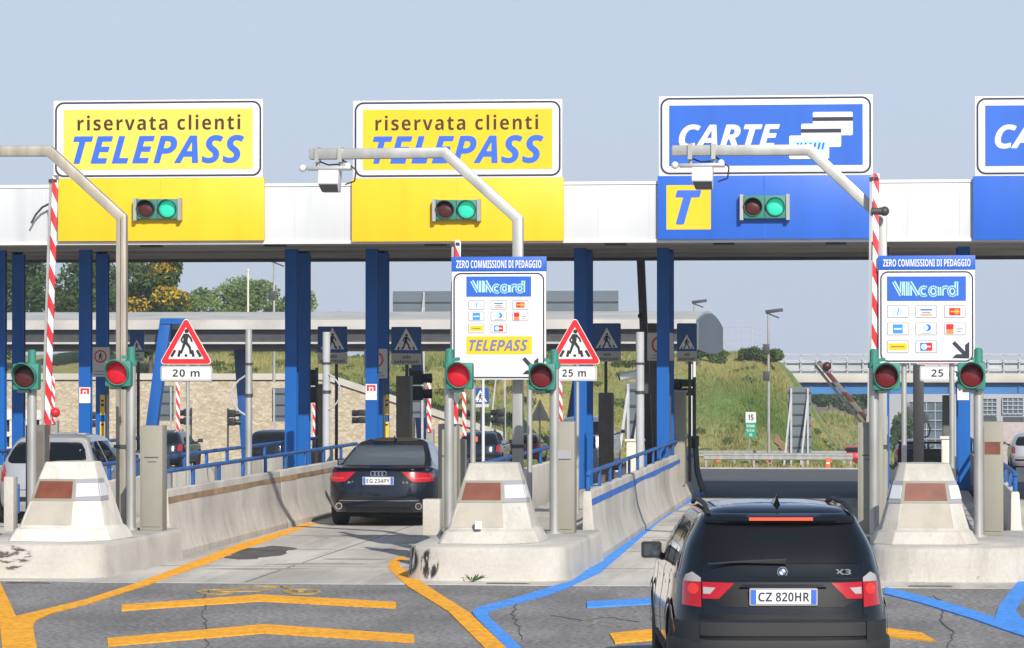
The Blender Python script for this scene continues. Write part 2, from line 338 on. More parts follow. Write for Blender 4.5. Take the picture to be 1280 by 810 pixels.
# flat graphics: x,z polygons on a board facing -y
def rrect(x0, x1, z0, z1, r, n=6):
    p = []
    for cx, cz, a in ((x1 - r, z1 - r, 0), (x0 + r, z1 - r, 90), (x0 + r, z0 + r, 180), (x1 - r, z0 + r, 270)):
        for k in range(n + 1):
            t = R(a + 90 * k / n); p.append((cx + r * math.cos(t), cz + r * math.sin(t)))
    return p
def rect(x0, x1, z0, z1): return [(x0, z0), (x1, z0), (x1, z1), (x0, z1)]
def disc(cx, cz, r, n=24, rz=None):
    return [(cx + r * math.cos(2 * math.pi * k / n), cz + (rz or r) * math.sin(2 * math.pi * k / n)) for k in range(n)]
def stroke(a, b, w0, w1=None):
    w1 = w1 or w0; dx, dz = b[0] - a[0], b[1] - a[1]; L = math.hypot(dx, dz); nx, nz = -dz / L, dx / L
    return [(a[0] + nx * w0 / 2, a[1] + nz * w0 / 2), (b[0] + nx * w1 / 2, b[1] + nz * w1 / 2), (b[0] - nx * w1 / 2, b[1] - nz * w1 / 2), (a[0] - nx * w0 / 2, a[1] - nz * w0 / 2)]
def flat(name, mat, polys, parent, y, t=.004):
    mb = MB()
    for k, p in enumerate(polys): mb.prism(p, y - t - .0004 * k, y)
    return part(mb, name, mat, parent, 0, 0)
def ringpoly(outer, inner):                # strip between two same-length outlines -> list of quads
    n = len(outer); return [[outer[i], outer[(i + 1) % n], inner[(i + 1) % n], inner[i]] for i in range(n)]
def ringmesh(name, mat, outer, inner, parent, y, t=.004):
    n = len(outer); mb = MB()
    q = [(x, y - t, z) for x, z in outer] + [(x, y - t, z) for x, z in inner] + [(x, y, z) for x, z in outer] + [(x, y, z) for x, z in inner]
    fs = []
    for i in range(n):
        j = (i + 1) % n
        fs += [(i, j, n + j, n + i), (2 * n + j, 2 * n + i, 3 * n + i, 3 * n + j), (j, i, 2 * n + i, 2 * n + j), (n + i, n + j, 3 * n + j, 3 * n + i)]
    mb.add(q, fs); return part(mb, name, mat, parent, 0, 0)
import os
try:        # Blender's own bundled interface font when present, else the built-in one
    FONT = bpy.data.fonts.load(os.path.join(bpy.utils.resource_path('LOCAL'), 'datafiles', 'fonts', 'NotoSansMath-Regular.woff2'))
except Exception:
    FONT = None
def styled(body, italic):
    o = ''
    for ch in body:
        if 'A' <= ch <= 'Z': o += chr((0x1D63C if italic else 0x1D5D4) + ord(ch) - 65)
        elif 'a' <= ch <= 'z': o += chr((0x1D656 if italic else 0x1D5EE) + ord(ch) - 97)
        elif '0' <= ch <= '9': o += chr(0x1D7EC + ord(ch) - 48)
        else: o += ch
    return o
def text(body, x0, x1, z0, z1, mat, parent, y, name='lettering', shear=0, bold=0.0, t=.004, space=1.0):
    cu = bpy.data.curves.new('lettering', 'FONT'); cu.body = body; wgt = bold if bold >= .03 and FONT else 0
    if FONT: cu.font = FONT; cu.body = styled(body, shear > 0); bold = 0; shear = shear * .3 if shear > 0 else shear
    cu.shear = shear; cu.offset = bold; cu.extrude = .01; cu.space_character = space; cu.resolution_u = 4
    o = bpy.data.objects.new('lettering', cu); COL.objects.link(o)
    bpy.context.view_layer.update()
    me = bpy.data.meshes.new_from_object(o.evaluated_get(bpy.context.evaluated_depsgraph_get()))
    bpy.data.objects.remove(o); bpy.data.curves.remove(cu)
    n = len(me.vertices); a = np.empty(n * 3, 'f'); me.vertices.foreach_get('co', a); a = a.reshape(-1, 3)
    mn = a.min(0); mx = a.max(0); s = (a - mn) / (mx - mn)
    out = np.stack([x0 + s[:, 0] * (x1 - x0), y - s[:, 2] * t, z0 + s[:, 1] * (z1 - z0)], 1)
    me.vertices.foreach_set('co', out.astype('f').ravel()); me.update()
    if wgt:
        k = wgt * .42 * (z1 - z0); vv = []; ff = []; fs_ = [tuple(p.vertices) for p in me.polygons]
        for q_, (dx, dz) in enumerate(((-k, 0), (k, 0), (0, -k), (0, k), (0, 0))):
            o_ = len(vv); vv += [(a_ + dx, b_ - .0006 * q_, c_ + dz) for a_, b_, c_ in out.tolist()]; ff += [tuple(i_ + o_ for i_ in f_) for f_ in fs_]
        bpy.data.meshes.remove(me); me = bpy.data.meshes.new(name); me.from_pydata(vv, [], ff); me.update()
    me.materials.clear(); me.materials.append(M[mat]); me.name = name
    return link(name, me, parent)
def pedestrian(cx, cz, h):                # walking figure, unit design ~1 high
    S = lambda x, z: (cx + x * h, cz + z * h)
    return [disc(*S(.02, .90), .085 * h, 14), stroke(S(.0, .80), S(-.03, .42), .20 * h, .17 * h),
            stroke(S(-.05, .46), S(-.20, .02), .12 * h, .08 * h), stroke(S(.0, .46), S(.15, .26), .12 * h, .10 * h), stroke(S(.15, .28), S(.19, .0), .10 * h, .08 * h),
            stroke(S(-.06, .78), S(-.20, .55), .08 * h, .07 * h), stroke(S(-.20, .57), S(-.12, .44), .07 * h),
            stroke(S(.05, .78), S(.19, .62), .08 * h, .07 * h), stroke(S(.19, .63), S(.24, .48), .07 * h)]

# ================================================================== THE SETTING
def tz(y):                                  # the road runs level through the plaza, then falls away
    if y < 80: return 0.0
    if y < 90: return -.027 * (y - 80) ** 2 / 20
    return -.135 - .027 * (min(y, 330) - 90)
ys = [-60, -20, 20, 60, 78, 80, 82, 84, 86, 88, 90, 100, 120, 140, 160, 180, 200, 240, 280, 320, 330, 400, 800, 2000, 4500]
xs = [-2500, -400, -120, -60, -30, -10, 0, 10, 30, 60, 120, 400, 2500]
def sheet(name, mat, xs, ys, dz, kind='structure'):
    mb = MB(); n = len(xs)
    mb.v = [(x, y, tz(y) + dz) for y in ys for x in xs]
    mb.f = [(j * n + i, j * n + i + 1, (j + 1) * n + i + 1, (j + 1) * n + i) for j in range(len(ys) - 1) for i in range(n - 1)]
    return struct(mb, name, mat, 0)
sheet('ground', 'ground', xs, ys, -.02)
sheet('approach_road', 'asphalt', [-45, -20, 0, 20, 45], [-40, 0, 30, 42.75], 0)
y2 = [y for y in ys if 71.6 < y < 162] + [162]
sheet('exit_road', 'asphalt_new', [-45, -20, 0, 20, 45], [71.7] + y2, 0)
sheet('lower_road', 'asphalt_new', [-2, 0, 10, 20, 45], [162.01, 180, 200, 240, 280, 320, 330, 420], .01)
# concrete toll lanes, front edge slightly ragged
mb = MB(); fr = []
for k in range(91):
    x = -45 + k; fr.append((x, 42.6 + random.uniform(-.07, .07) + (.35 if x < -10.4 else 0)))
mb.prismz(fr + [(45, 71.8), (-45, 71.8)], -.05, .006)
struct(mb, 'toll_lanes', 'slab', 0)
# expansion joints between the slabs (thin, dark, on the lane floor)
mb = MB()
for (xa, xb) in ((-10.0, -6.3), (-3.9, -.2), (-15.9, -12.4)):
    for y in (46.2, 50.5, 54.8, 59.0, 63.3, 67.5): mb.box(xa, xb, y, y + .025, .0, .0095)
    mb.box((xa + xb) / 2 - .01, (xa + xb) / 2 + .012, 42.8, 71.5, .0, .0085)
struct(mb, 'slab_joints', 'stain', 0)

def ground_poly(pxs, z0=.0, z1=.014):
    return [(G(px, py).x, G(px, py).y) for px, py in pxs], z0, z1
def marking(name, mat, polys, z=.011):
    mb = MB()
    for k, p in enumerate(polys):
        q = [(G(px, py).x, G(px, py).y) for px, py in p]; mb.prismz(q, 0.0, z + .0012 * k)
    return struct(mb, name, mat, 0)
marking('yellow_lane_line', 'yellow_paint', [
    [(387, 654), (310, 677), (281, 687), (246, 701), (172, 729), (107, 750), (20, 771), (6, 741), (-14, 700), (-40, 760), (0, 783), (4, 825), (48, 825), (46, 810), (41, 783), (45, 776), (65, 767), (112, 755), (190, 730), (271, 701), (300, 689), (320, 682), (398, 654)],
    [(506, 696), (496, 697.5), (490, 701), (485, 706), (487, 713), (510, 734), (560, 765), (605, 810), (618, 822), (644, 822), (632, 810), (587, 767), (540, 737), (503, 711), (499, 706), (500, 702), (508, 700)],
])
marking('yellow_chevrons', 'yellow_paint', [
    [(152, 757), (325, 744), (495, 753.5), (495, 761), (325, 752), (152, 764)],
    [(134, 799), (330, 781.5), (517, 794.5), (518, 804), (330, 792), (135, 808.5)],
    [(762, 793), (930, 776), (1030, 776), (1152, 792), (1170, 802.5), (1030, 790), (930, 790), (769, 805)],
], .012)
marking('blue_lane_line', 'blue_paint', [
    [(872, 615), (810, 652), (753, 700), (714, 727), (680, 737), (640, 749), (598, 760), (590, 765), (594, 772), (600, 778), (632, 810), (644, 822), (662, 822), (651, 810), (630, 790), (613, 774), (609, 769), (613, 764), (650, 754), (680, 746), (706, 737), (750, 717), (804, 670), (825, 652), (880, 617)],
    [(1107, 735), (1140, 743), (1191, 756), (1244, 773), (1248, 760), (1262, 741), (1278, 722), (1300, 695), (1325, 700), (1300, 724), (1282, 743), (1269, 764), (1281, 778), (1300, 783), (1300, 802), (1269, 793), (1214, 774), (1149, 754), (1105, 743)],
    [(733, 753), (813, 749), (925, 738), (1000, 740), (1000, 747), (925, 745), (813, 755.5), (734, 760.5)],
], .013)
# faded bicycle pictogram on the road
mb = MB()
for cx in (270, 378):
    o = []; i = []
    for k in range(28):
        t = 2 * math.pi * k / 28
        a = G(cx + 24 * math.cos(t), 740 + 3.4 * math.sin(t)); b = G(cx + 19.5 * math.cos(t), 740 + 2.3 * math.sin(t)); o.append((a.x, a.y)); i.append((b.x, b.y))
    for k in range(28):
        j = (k + 1) % 28; mb.prismz([o[k], o[j], i[j], i[k]], 0, .0105)
for a, b in (((275, 740), (315, 733)), ((315, 733), (352, 733.5)), ((352, 733.5), (322, 739.5)), ((322, 739.5), (275, 740)), ((352, 733.5), (376, 740))):
    p = G(*a); q = G(*b); d = Vector((q.x - p.x, q.y - p.y)); nn = Vector((-d.y, d.x)).normalized() * .035
    mb.prismz([(p.x + nn.x, p.y + nn.y), (q.x + nn.x, q.y + nn.y), (q.x - nn.x, q.y - nn.y), (p.x - nn.x, p.y - nn.y)], 0, .0108)
M['yellow_faded'] = mk('faded_yellow_road_paint', (.42, .27, .06), .85, var=.3, vscale=6, fine=.2)
struct(mb, 'bicycle_marking', 'yellow_faded', 0)
# oil / tyre stains and patched tarmac
def blob(cx, cy, rx, ry, n=26, j=.35):
    ph = [random.uniform(1 - j, 1 + j) for _ in range(n)]
    ph = [(ph[i - 1] + ph[i] + ph[(i + 1) % n]) / 3 for i in range(n)]
    return [(cx + rx * ph[k] * math.cos(2 * math.pi * k / n), cy + ry * ph[k] * math.sin(2 * math.pi * k / n)) for k in range(n)]
def crack(pts):
    for (a, b_) in zip(pts[:-1], pts[1:]):
        p, q = G(*a), G(*b_); d = Vector((q.x - p.x, q.y - p.y)); nn = Vector((-d.y, d.x)).normalized() * random.uniform(.004, .010)
        mbc.prismz([(p.x + nn.x, p.y + nn.y), (q.x + nn.x, q.y + nn.y), (q.x - nn.x, q.y - nn.y), (p.x - nn.x, p.y - nn.y)], 0, .0072)
mbc = MB()
for base in (((262, 735), (258, 744), (252, 752), (257, 760), (254, 770), (260, 785), (258, 800), (263, 822)), ((640, 745), (645, 758), (640, 768), (646, 780), (652, 800)), ((1170, 745), (1180, 760), (1174, 775), (1190, 790), (1186, 815)), ((690, 770), (730, 776), (760, 772), (800, 778))):
    P_ = []
    for (x0, y0), (x1, y1) in zip(base[:-1], base[1:]):
        for k in range(5): u = k / 5; P_.append((x0 + (x1 - x0) * u + random.uniform(-3, 3), y0 + (y1 - y0) * u + random.uniform(-.3, .3)))
    crack(P_ + [base[-1]])
M['crack'] = mk('tarmac_crack', (.095, .09, .085), .95)
struct(mbc, 'tarmac_cracks', 'crack', 0)
M['oil'] = mk('oil_stain', (.095, .085, .075), .8, var=.5, vscale=3)
marking('oil_stain', 'oil', [blob(322, 692, 40, 7), blob(345, 686, 26, 2.5), blob(300, 697, 22, 3)], .0095)
M['scuff'] = mk('tyre_scuff', (.33, .305, .27), .85, var=.2, vscale=2)
marking('tyre_scuffs', 'scuff', [blob(400, 706, 60, 1.6), blob(330, 712, 70, 1.3), blob(440, 700, 40, 1.2), blob(430, 672, 34, 1.3), blob(850, 676, 34, 1.5), blob(845, 640, 30, 1.2), blob(900, 632, 60, 1.4)], .0088)

# ------------------------------------------------------------------ banks of grass
def smooth01(t): t = max(0, min(1, t)); return t * t * (3 - 2 * t)
YW = 188.0
def wall_top(x):                            # height of the stone retaining wall along x
    if x < -31.2: return 2.1
    if x < -20.9: return 2.1 + (x + 31.2) / 10.3 * (-1.25 - 2.1)
    return -9
def bank_z(x, y):
    zb = max(tz(YW) - .1, wall_top(x) - .15)
    crest = 3.7 + .25 * math.sin(x * .23) + .15 * math.sin(x * .61 + 1)
    t = (y - YW - .3) / 30
    z = zb + (crest - zb) * smooth01(t * .92 + .04 * math.sin(x * .8 + y * .35))
    end = smooth01((x + 8.4 - (y - 205) * .02) / 6.8)      # bank falls away at the bridge
    return z * (1 - end) + (tz(y) - .3) * end
mb = MB(); X = np.linspace(-75, 1.5, 110); Y = np.linspace(YW + .3, 240, 46)
mb.v = [(x, y, bank_z(x, y) + .10 * math.sin(x * 2.1 + y * .7) * math.sin(y * .9 + x * .4) + .12 * math.sin(x * .7 + 2) * math.sin(y * .5)) for y in Y for x in X]; n = len(X)
mb.f = [(j * n + i, j * n + i + 1, (j + 1) * n + i + 1, (j + 1) * n + i) for j in range(len(Y) - 1) for i in range(n - 1)]
struct(mb, 'grass_embankment', 'grass', 60)
def bank2(x, y):
    t = smooth01((y - 285) / 40); z = tz(y) + (4.4 + .3 * math.sin(x)) * t
    end = smooth01((x + 2.0) / 4.5); return z * (1 - end) + (tz(y) - .3) * end
mb = MB(); X2 = np.linspace(-30, 3, 40); Y2 = np.linspace(284, 345, 24)
mb.v = [(x, y, bank2(x, y)) for y in Y2 for x in X2]; n = len(X2)
mb.f = [(j * n + i, j * n + i + 1, (j + 1) * n + i + 1, (j + 1) * n + i) for j in range(len(Y2) - 1) for i in range(n - 1)]
struct(mb, 'far_embankment', 'grass', 60)
# bare earth gash on the bank by the bridge
mb = MB(); NX, NY = 14, 8; rnd = random.Random(5)
for jx in range(NX):
    for jy in range(NY):
        if abs(jy - NY / 2 + .5 + 1.6 * math.sin(jx * .9)) > NY * .38 + rnd.uniform(-.8, .4): continue
        q = [(-6.2 + 4.4 * u, 191 + 9 * (1 - u * .6) + (v - .5) * 5) for u, v in ((jx / NX, jy / NY), ((jx + 1) / NX, jy / NY), ((jx + 1) / NX, (jy + 1) / NY), (jx / NX, (jy + 1) / NY))]
        o = len(mb.v); mb.v += [(px, py, bank_z(px, py) + .20) for px, py in q]; mb.f.append((o, o + 1, o + 2, o + 3))
struct(mb, 'bare_earth', 'earth', 60)
# blades of dry and green grass on the banks
def blades(name, n, xr, yr, zf, hs, ws, mat):
    x = np.random.uniform(*xr, n); y = np.random.uniform(*yr, n); v = []; f = []
    for i in range(n):
        z = zf(x[i], y[i]); h = random.uniform(*hs); a = random.uniform(0, math.pi); wd = random.uniform(*ws) / 2
        dx, dy = wd * math.cos(a), wd * math.sin(a); lx = random.uniform(-.4, .4) * h; o = len(v)
        v += [(x[i] - dx, y[i] - dy, z - .05), (x[i] + dx, y[i] + dy, z - .05), (x[i] + lx, y[i] + lx * .3, z + h)]; f.append((o, o + 1, o + 2))
    m = MB(); m.v = v; m.f = f
    o = link(name, m.mesh(name, M[mat], 0, 0, False)); return tag(o, kind='stuff')
o = blades('tall_grass', 60000, (-46, 0), (188.5, 226), bank_z, (.08, .34), (.05, .13), 'grass_blade'); tag(o, 'tall dry and green grass growing on the embankment', 'grass')
o = blades('bank_end_grass', 16000, (-9.5, -1.0), (189, 226), bank_z, (.08, .34), (.05, .13), 'grass_blade'); tag(o, 'grass on the end of the bank beside the bridge', 'grass')
o = blades('verge_grass', 9000, (-14, 1.5), (163, 188), lambda x, y: tz(y), (.1, .3), (.06, .2), 'grass_blade'); tag(o, 'low grass on the verge around the guard rail', 'grass')
o = blades('slope_grass', 5000, (-14, 1.5), (286, 340), bank2, (.2, .6), (.1, .35), 'grass_blade'); tag(o, 'grass on the far slope seen under the bridge', 'grass')

# ------------------------------------------------------------------ foliage
def leaves(name, mat, parent, clumps, n, size, label=None):
    """clumps: (x,y,z,rx,ry,rz); leaf faces are spread through the outer part of each clump"""
    vol = np.array([c[3] * c[5] for c in clumps]); pr = vol / vol.sum(); idx = np.random.choice(len(clumps), n, p=pr)
    c = np.array(clumps)[idx]; d = np.random.normal(size=(n, 3)); d /= np.linalg.norm(d, axis=1)[:, None]
    r = np.random.uniform(.55, 1.06, n) ** .8; p = c[:, :3] + d * c[:, 3:] * r[:, None]
    a = np.random.normal(size=(n, 3)); a /= np.linalg.norm(a, axis=1)[:, None]
    b = np.cross(a, np.random.normal(size=(n, 3))); b /= np.linalg.norm(b, axis=1)[:, None]
    s = np.random.uniform(.55, 1.25, n)[:, None] * size
    q = np.stack([p - a * s, p + b * s * .45, p + a * s, p - b * s * .45], 1).reshape(-1, 3)
    me = bpy.data.meshes.new(name); me.from_pydata([], [], []); me.vertices.add(4 * n); me.vertices.foreach_set('co', q.astype('f').ravel())
    me.loops.add(4 * n); me.loops.foreach_set('vertex_index', np.arange(4 * n, dtype='i')); me.polygons.add(n)
    me.polygons.foreach_set('loop_start', np.arange(0, 4 * n, 4, dtype='i')); me.update(calc_edges=True); me.validate(); me.materials.append(M[mat])
    o = link(name, me, parent)
    if label: o['label'] = label
    return o
def tree(label, loc, h, w, mat, seed, n=9000, leaf=.16, name='tree', group=None, trunk=.25, blossom=None, low=.12):
    random.seed(seed); np.random.seed(seed)
    t = thing(name, label, 'tree', loc, 0, group)
    mb = MB(); mb.cyl((0, 0, -.5), (.1, 0, h * .45), w * .035, w * .02, 9); cl = []
    for k in range(20):
        a = random.uniform(0, 6.28); u = random.uniform(0, 1) ** .7; z = h * (trunk + (1 - trunk) * random.uniform(.08, .86))
        prof = math.sin(math.pi * min(1, max(.08, (z / h - low) / (1.08 - low)))) ** .6
        rr = w * .36 * prof * u; x, y = rr * math.cos(a), rr * math.sin(a)
        s = w * random.uniform(.13, .22); cl.append((x, y, z, s, s, s * random.uniform(.7, 1)))
        if k < 8: mb.cyl((.06, 0, h * .35), (x * .8, y * .8, z), w * .014, w * .004, 6)
    part(mb, 'trunk', 'bark', t)
    leaves('crown', mat, t, cl, n, leaf)
    if blossom:
        b = [(c[0] * 1.04, c[1] * 1.04 - .2, c[2] + c[5] * .35, c[3] * .9, c[4] * .9, c[5] * .75) for c in cl if random.random() < .6]
        leaves('blossom', blossom, t, b, int(n * .22), leaf * .9)
    return t
def tree_px(label, x0, x1, ytop, Y, ground, mat, seed, **k):
    a = at(x0, ytop, Y); b = at(x1, ytop, Y); h = a.z - ground
    return tree(label, ((a.x + b.x) / 2, Y, ground), h, (b.x - a.x) * 1.08, mat, seed, **k)
tg = 'trees beyond the far canopy'
tree_px('tall dark green tree behind the far left toll columns', -75, 72, 296, 200, 1.5, 'leaf_dark', 1, n=16000, leaf=.17, group=tg, name='broadleaf_tree')
tree_px('dark green tree beside the tree with yellow blossom', 45, 165, 312, 205, 1.5, 'leaf_dark', 2, n=14000, leaf=.17, group=tg, name='broadleaf_tree')
tree_px('tree covered with yellow orange blossom near the left gantry', 140, 236, 312, 196, 1.5, 'leaf_dark', 3, n=12000, leaf=.17, group=tg, name='blossoming_tree', blossom='leaf_yellow')
for k, (x0, x1, yt, lab) in enumerate(((196, 296, 359, 'pale green willow like tree just right of the blossoming tree'), (246, 352, 351, 'pale green bushy tree behind the cream pole'),
        (312, 400, 362, 'pale green bushy tree behind the tall lamp mast'), (380, 412, 390, 'low green tree between two blue columns'), (398, 440, 381, 'small green tree with a flat top left of the big grey sign back'))):
    tree_px(lab, x0, x1, yt, 226 + 3 * k, 2.6, 'leaf_pale', 10 + k, n=13000, leaf=.17, group=tg, name='broadleaf_tree', trunk=.05, low=-.25)
for k, (x0, x1, yt, yb, lab) in enumerate(((922, 958, 433, 470, 'leafy bush at the end of the bridge parapet'), (948, 978, 435, 452, 'thin leafy bush behind the bridge fence'), (868, 908, 432, 455, 'dark bush on the bank right of the far canopy end'))):
    a = at(x0, yt, 216); b = at(x1, yb, 216)
    t = thing('bush', lab, 'bush', ((a.x + b.x) / 2, 216, b.z)); h = a.z - b.z; ww = b.x - a.x
    mb = MB(); mb.cyl((0, 0, -.6), (0, 0, h * .6), .05, .02, 6); mb.cyl((0, 0, h * .2), (ww * .3, 0, h * .7), .03, .01, 6); mb.cyl((0, 0, h * .2), (-ww * .3, 0, h * .7), .03, .01, 6); part(mb, 'stem', 'bark', t)
    random.seed(40 + k); leaves('foliage', 'leaf_mid', t, [(random.uniform(-.4, .4) * ww, random.uniform(-.4, .4), h * random.uniform(.15, .85), ww * .2, .4, h * .2) for _ in range(12)], 1500, .13)
for k, (x0, x1, yt, yb, lab) in enumerate(((1012, 1060, 488, 512, 'long dark hedge beyond the far slope under the bridge'), (1052, 1108, 485, 516, 'dark hedge clump under the bridge behind the raised barrier'), (1112, 1142, 513, 566, 'small green tree in front of the grey building'))):
    a = at(x0, yt, 346 - 16 * (k == 2)); b = at(x1, yb, 346 - 16 * (k == 2)); h = a.z - b.z; ww = b.x - a.x
    t = thing('hedge' if k < 2 else 'small_tree', lab, 'hedge' if k < 2 else 'tree', ((a.x + b.x) / 2, a.y, b.z))
    mb = MB(); mb.cyl((0, 0, -.8), (0, 0, h * .6), .12, .05, 6); part(mb, 'stem', 'bark', t)
    random.seed(50 + k); leaves('foliage', 'leaf_mid', t, [(random.uniform(-.4, .4) * ww, random.uniform(-.6, .6), h * random.uniform(.05, .8), ww * .17, .8, h * .24) for _ in range(16)], 3500, .22)
random.seed(90)
cl = []
for k in range(150):
    x, y = random.uniform(-44, -3), random.uniform(190, 222); h = random.uniform(.15, .5); cl.append((x, y, bank_z(x, y) + h * .4, h * 1.3, h * 1.2, h * .6))
tag(leaves('bank_weeds', 'leaf_mid', None, cl, 15000, .10), 'clumps of green weeds scattered over the grass bank', 'weeds', kind='stuff')
# a little weed by the drain
t = thing('weed', 'small green weed growing in the crack before the middle toll nose', 'plant', tuple(G(590, 728)))
mb = MB()
for k in range(14):
    a = k * 2.4; r = .05 + .05 * (k % 3); mb.add([(0, 0, 0), (r * math.cos(a) - .012, r * math.sin(a), .07), (r * 1.6 * math.cos(a), r * 1.6 * math.sin(a), .06 + .05 * (k % 2)), (r * math.cos(a) + .012, r * math.sin(a) + .01, .06)], [(0, 1, 2, 3)])
part(mb, 'leaf_rosette', 'leaf_mid', t)

# ------------------------------------------------------------------ stone wall, far canopy, bridge, building
t = thing('stone_wall', 'pale stone retaining wall below the grass bank, sloping down to the right', 'wall', (0, 0, 0))
for nm, m_, ya, yb, lo, hi in (('masonry', 'stone', YW, YW + .4, None, 0), ('coping', 'bridge_conc', YW - .15, YW + .5, .003, .36)):
    mb = MB(); X_ = [-75, -31.2, -20.95]; q = []
    for x in X_:
        zt_ = wall_top(x); z0 = -5 if lo is None else zt_ + lo
        q += [(x, ya, z0), (x, ya, zt_ + hi), (x, yb, zt_ + hi), (x, yb, z0)]
    mb.add(q, [(a * 4 + i, a * 4 + (i + 1) % 4, a * 4 + 4 + (i + 1) % 4, a * 4 + 4 + i) for a in (0, 1) for i in range(4)] + [(0, 1, 2, 3), (8, 9, 10, 11)])
    part(mb, nm, m_, t, 0, 0)
# far canopy of the second toll plaza
YC = 150.0; SC = 28.0
zc = lambda py: H + (460 - py) / SC
xr = at(870, 420, YC).x
t = thing('far_canopy', 'low white roofed canopy of the second toll plaza in the background', 'canopy', (0, 0, 0))
mb = MB(); prof = []
for k in range(13):
    u = k / 12; prof.append((YC + 24 * u, zc(399) + .55 * math.sin(math.pi * u)))
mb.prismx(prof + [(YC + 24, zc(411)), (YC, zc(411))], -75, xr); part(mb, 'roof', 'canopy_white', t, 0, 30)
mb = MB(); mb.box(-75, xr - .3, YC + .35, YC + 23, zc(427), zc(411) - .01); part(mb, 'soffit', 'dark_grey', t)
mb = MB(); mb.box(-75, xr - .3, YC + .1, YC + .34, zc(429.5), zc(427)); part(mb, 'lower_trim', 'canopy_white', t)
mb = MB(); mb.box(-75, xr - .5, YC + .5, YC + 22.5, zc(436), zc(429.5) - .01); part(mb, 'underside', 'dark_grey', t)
mb = MB(); p2 = [(YC + 23.4 * k / 12, zc(401) + .5 * math.sin(math.pi * k / 12) if 0 < k < 12 else zc(402)) for k in range(13)]
p2 = p2 + [(YC + 23.4, zc(434)), (YC + 18, zc(440)), (YC + 9, zc(441)), (YC + .02, zc(437))]
mb.prismx(p2, xr + .002, xr + .12); part(mb, 'end_panel', 'back_grey', t, 0, 30)
for (xa, ya, xb, yb, Yc, m) in ((208, 400, 183, 560, YC - .6, 'col_blue'), (300, 436, 311, 575, YC + 4, 'sign_dblue'), (735, 398, 705, 560, YC + 14, 'col_blue'), (520, 436, 531, 575, YC + 8, 'sign_dblue')):
    a = at(xa, ya, Yc); b = at(xb, yb, Yc); b.z = tz(Yc) - .1; mb = MB(); mb.bar(a, b, .5, .5); part(mb, 'column', m, t, .02)
a = at(190, 398, YC - .6); b = at(222, 405, YC - .6); mb = MB(); mb.box(a.x + .45, b.x + .3, YC - .9, YC - .3, b.z, a.z); part(mb, 'bracket', 'col_blue', t)
# mesh fence on the crest of the bank
t = thing('mesh_fence', 'pale wire fence with thin posts along the crest of the grass bank', 'fence', (0, 0, 0))
mb = MB()
for k in range(43):
    x = -46 + k * .92; z = bank_z(x, 219); mb.cyl((x, 219, z - .3), (x, 219, z + 1.9), .035, .035, 6)
part(mb, 'posts', 'fence_grey', t)['label'] = 'row of thin pale fence posts'
mb = MB()
for h in (.5, 1.0, 1.5, 1.85):
    for k in range(42):
        x = -46 + k * .92; mb.cyl((x, 219, bank_z(x, 219) + h), (x + .92, 219, bank_z(x + .92, 219) + h), .008, .008, 4)
part(mb, 'wires', 'fence_grey', t)
# overpass
YB = 255.0; sB = F / YB
zb = lambda py: H + (460 - py) / sB
x0 = at(953, 470, YB).x; x1 = 60
t = thing('overpass', 'concrete road bridge with blue steel girder crossing the far road', 'bridge', (0, 0, 0))
mb = MB(); mb.box(x0, x1, YB, YB + 10, zb(478), zb(467)); part(mb, 'deck', 'bridge_conc', t, .03)
mb = MB(); mb.box(x0 + .3, x1, YB + .55, YB + .9, zb(491), zb(478) - .01); mb.box(x0 + .3, x1, YB + 8.6, YB + 9, zb(491), zb(478) - .01)
mb.box(x0 + .3, x1, YB + .35, YB + 1.1, zb(491) - .08, zb(491) - .005); part(mb, 'girder', 'girder_blue', t)
mb = MB()
for k in range(24): mb.box(x0 + 1 + k * 2.6, x0 + 1.06 + k * 2.6, YB + .4, YB + .54, zb(490.5), zb(478.5))
part(mb, 'stiffeners', 'girder_blue', t)
mb = MB()
for k in range(66):
    x = x0 - 3 + k * 1.17; mb.box(x, x + .09, YB + .2, YB + .3, zb(467) - (.6 if x < x0 else -.003), zb(442))
for py in (443, 452, 462): mb.box(x0 - 3, x1, YB + .12, YB + .19, zb(py) - .05, zb(py) + .05)
part(mb, 'parapet_railing', 'fence_grey', t)
mb = MB(); mb.box(x0 - 3, x1, YB + .45, YB + .52, zb(466), zb(450)); 
M['mesh_panel'] = mk('parapet_mesh', (.42, .44, .46), .7, var=.15, vscale=.5)
part(mb, 'parapet_panel', 'mesh_panel', t)
mb = MB(); mb.box(x0 - 6, x0 + .9, YB + 1, YB + 9, -9, zb(478) - .02); part(mb, 'abutment', 'bridge_conc', t)
# grey building beyond the bridge
YG = 360.0
g = lambda px, py: at(px, py, YG)
t = thing('office_building', 'grey building with large grid windows seen under the bridge', 'building', (0, 0, 0))
a = g(1100, 480); b = g(1420, 620); mb = MB(); mb.box(a.x, b.x, YG, YG + 20, -8, a.z + 2); part(mb, 'wall', 'bldg', t)
def gridwin(px0, px1, py0, py1, nx, nz):
    a = g(px0, py0); b = g(px1, py1); mb = MB(); mb.box(a.x, b.x, YG - .12, YG - .002, b.z, a.z); f = part(mb, 'window', 'bldg_glass', t)
    mb = MB()
    for k in range(nx + 1): x = a.x + (b.x - a.x) * k / nx; mb.box(x - .05, x + .05, YG - .25, YG - .13, b.z, a.z)
    for k in range(nz + 1): z = b.z + (a.z - b.z) * k / nz; mb.box(a.x, b.x, YG - .33, YG - .26, z - .045, z + .045)
    part(mb, 'window_frame', 'bldg', f)
gridwin(1136, 1180, 502, 572, 4, 6); gridwin(1228, 1246, 498, 518, 3, 4); gridwin(1253, 1279, 497, 517, 4, 4); gridwin(1286, 1312, 497, 517, 4, 4)
